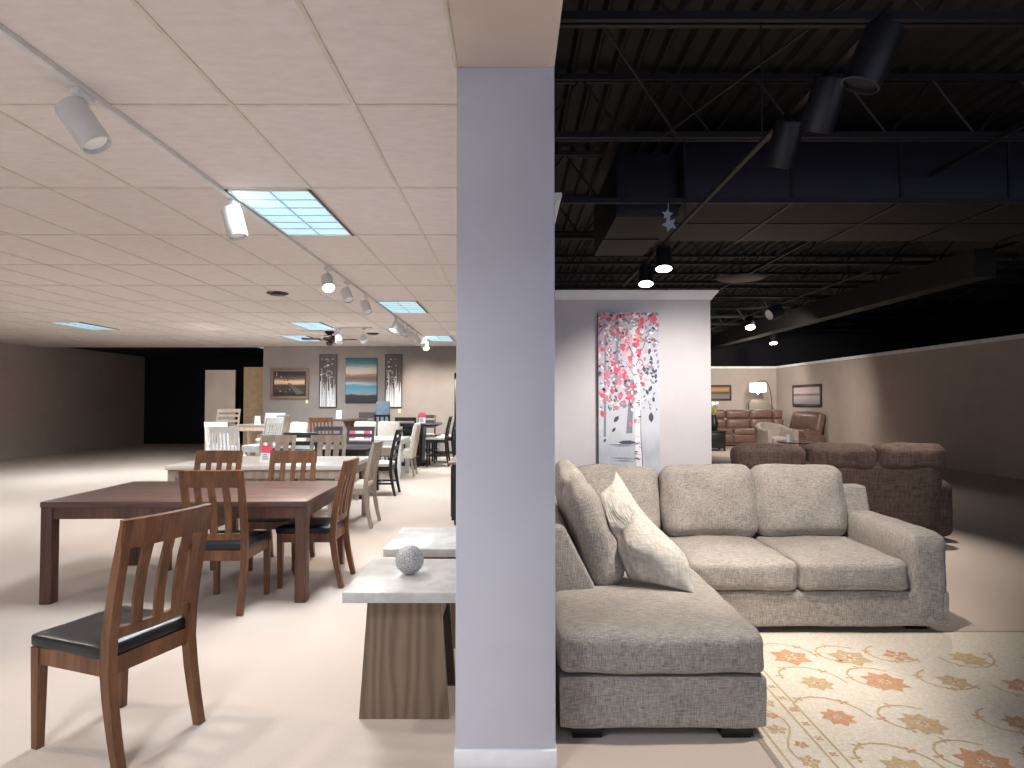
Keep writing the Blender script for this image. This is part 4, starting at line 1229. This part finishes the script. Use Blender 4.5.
# end table and plant
t = thing('side_table', 'dark end table beside the arm of the leather sectional', 'table', (X(713, 19), 19.0, 0))
m = MB(); m.box((-.3, -.3, .56), (.3, .3, .6), .006); m.build('tabletop', 'black_wood', t)
m = MB(); m.box((-.28, -.27, .08), (.28, .27, .56), .004); bd = m.build('body', 'black_wood', t)
m = MB(); m.box((-.24, -.285, .32), (.24, -.27, .53), .003); m.build('drawer', 'black_wood', t)
for sx in (-.25, .25):
    for sy in (-.25, .25):
        m = MB(); m.box((sx - .025, sy - .025, 0), (sx + .025, sy + .025, .08)); m.build('leg', 'black_wood', t)
t = thing('flower_vase', 'black vase with green stems and white blooms on the dark end table', 'vase', (X(713.5, 19), 19.0, .6))
m = MB(); m.lathe([(.0001, 0), (.07, 0), (.12, .1), (.13, .22), (.09, .36), (.06, .44), (.07, .47), (.0001, .45)], n=20); m.build('vase', 'foot', t)
m = MB(); r = random.Random(8)
for k in range(9):
    a = k * .7; m.tube([(0, 0, .44), (.06 * math.cos(a), .06 * math.sin(a), .62), (.12 * math.cos(a), .12 * math.sin(a), .74 + .03 * (k % 3))], .009, 6)
    m.hexa([(.02 * math.cos(a), .02 * math.sin(a), .5), (.06 * math.cos(a + .3), .06 * math.sin(a + .3), .52), (.1 * math.cos(a + .3), .1 * math.sin(a + .3), .62), (.06 * math.cos(a), .06 * math.sin(a), .6), (.02 * math.cos(a), .02 * math.sin(a), .51), (.06 * math.cos(a + .3), .06 * math.sin(a + .3), .53), (.1 * math.cos(a + .3), .1 * math.sin(a + .3), .63), (.06 * math.cos(a), .06 * math.sin(a), .61)])
m.build('stems', 'plant', t)
m = MB()
for k in range(9):
    a = k * .7; m.lathe([(.0001, -.03), (.04, -.01), (.05, .03), (.02, .05), (.0001, .05)], (.12 * math.cos(a), .12 * math.sin(a), .77 + .03 * (k % 3)), 10)
m.build('blooms', 'paper', t)
framed('framed_sunset', 'dark framed sunset print on the far wall beside the birch wall', X(709, YF - .05), X(731.5, YF - .05), Z(400.5, YF), Z(385, YF), YF - .05, 'frame_dark', 'sunset', .06, 'y', 'frame_brown', .03)
framed('framed_print', 'dark framed lilac print on the side wall, cut by the picture edge', 19.6, 21.6, Z(407, 20), Z(384, 20), XR - .05, 'frame_dark', 'lilac_print', .09, 'x', None, .0)

# ------------------------------------------------------------------ light
spot((-5.5, 6.5, 2.8), (-3.5, 8, .7), 100, (1, .9, .8), 90)  # spots without fittings, added to brighten the farther dining sets
spot((-6.2, 11.0, 2.8), (-6.0, 14.5, .7), 160, (1, .95, .9), 90)
head((1.65, 2.8, 3.189), (.6, 3.3, .4), 'black_steel', False, 'added black spotlight nearest the camera on the black track, brightening the chaise', gb, L=.26, r=.085, drop=.06, watts=135, color=BW, angle=75)  # extra head added to brighten the chaise
head((1.65, 3.25, 3.189), (1.35, 4.75, .5), 'black_steel', False, 'added black spotlight second from the camera end of the black track, brightening the sofa', gb, L=.26, r=.085, drop=.06, watts=150, color=BW, angle=85)  # extra head added to brighten the sofa's back cushions
spot((4.6, 7.0, 3.3), (3.0, 6.9, .8), 200, BW, 90)  # remaining spots have no fittings, added to brighten recliners and far wall
spot((3.9, 4.4, 3.3), (3.0, 6.7, .9), 130, BW, 60)
spot((6.6, 14.0, 3.3), (7.8, 20.5, .8), 420, BW, 80)
spot((5.2, 13.0, 3.3), (7.3, 17.4, .6), 160, BW, 60)
spot((8.0, 19.0, 3.3), (8.0, 23, 1.7), 170, BW, 100)
w = bpy.data.worlds.new('world'); SC.world = w; w.use_nodes = True
bg = w.node_tree.nodes['Background']
bg.inputs['Color'].default_value = (.74, .80, 1.0, 1); bg.inputs['Strength'].default_value = .40

# ------------------------------------------------------------------ camera
cam = bpy.data.cameras.new('camera'); co = bpy.data.objects.new('camera', cam); COL.objects.link(co)
cam.sensor_fit = 'HORIZONTAL'; cam.sensor_width = 36; cam.lens = F / 1024 * 36
co.location = (0, 0, CZ); co.rotation_euler = (R(90) + math.atan((HY - 384) / F), 0, 0)
cam.clip_end = 200
SC.camera = co
vs = SC.view_settings
vs.view_transform = 'Standard'; vs.look = 'None'; vs.gamma = 1; vs.use_curve_mapping = False; vs.exposure = 0.85
SC.cycles.use_denoising = True
SC.cycles.max_bounces = 8; SC.cycles.diffuse_bounces = 5
SC.cycles.sample_clamp_indirect = 6
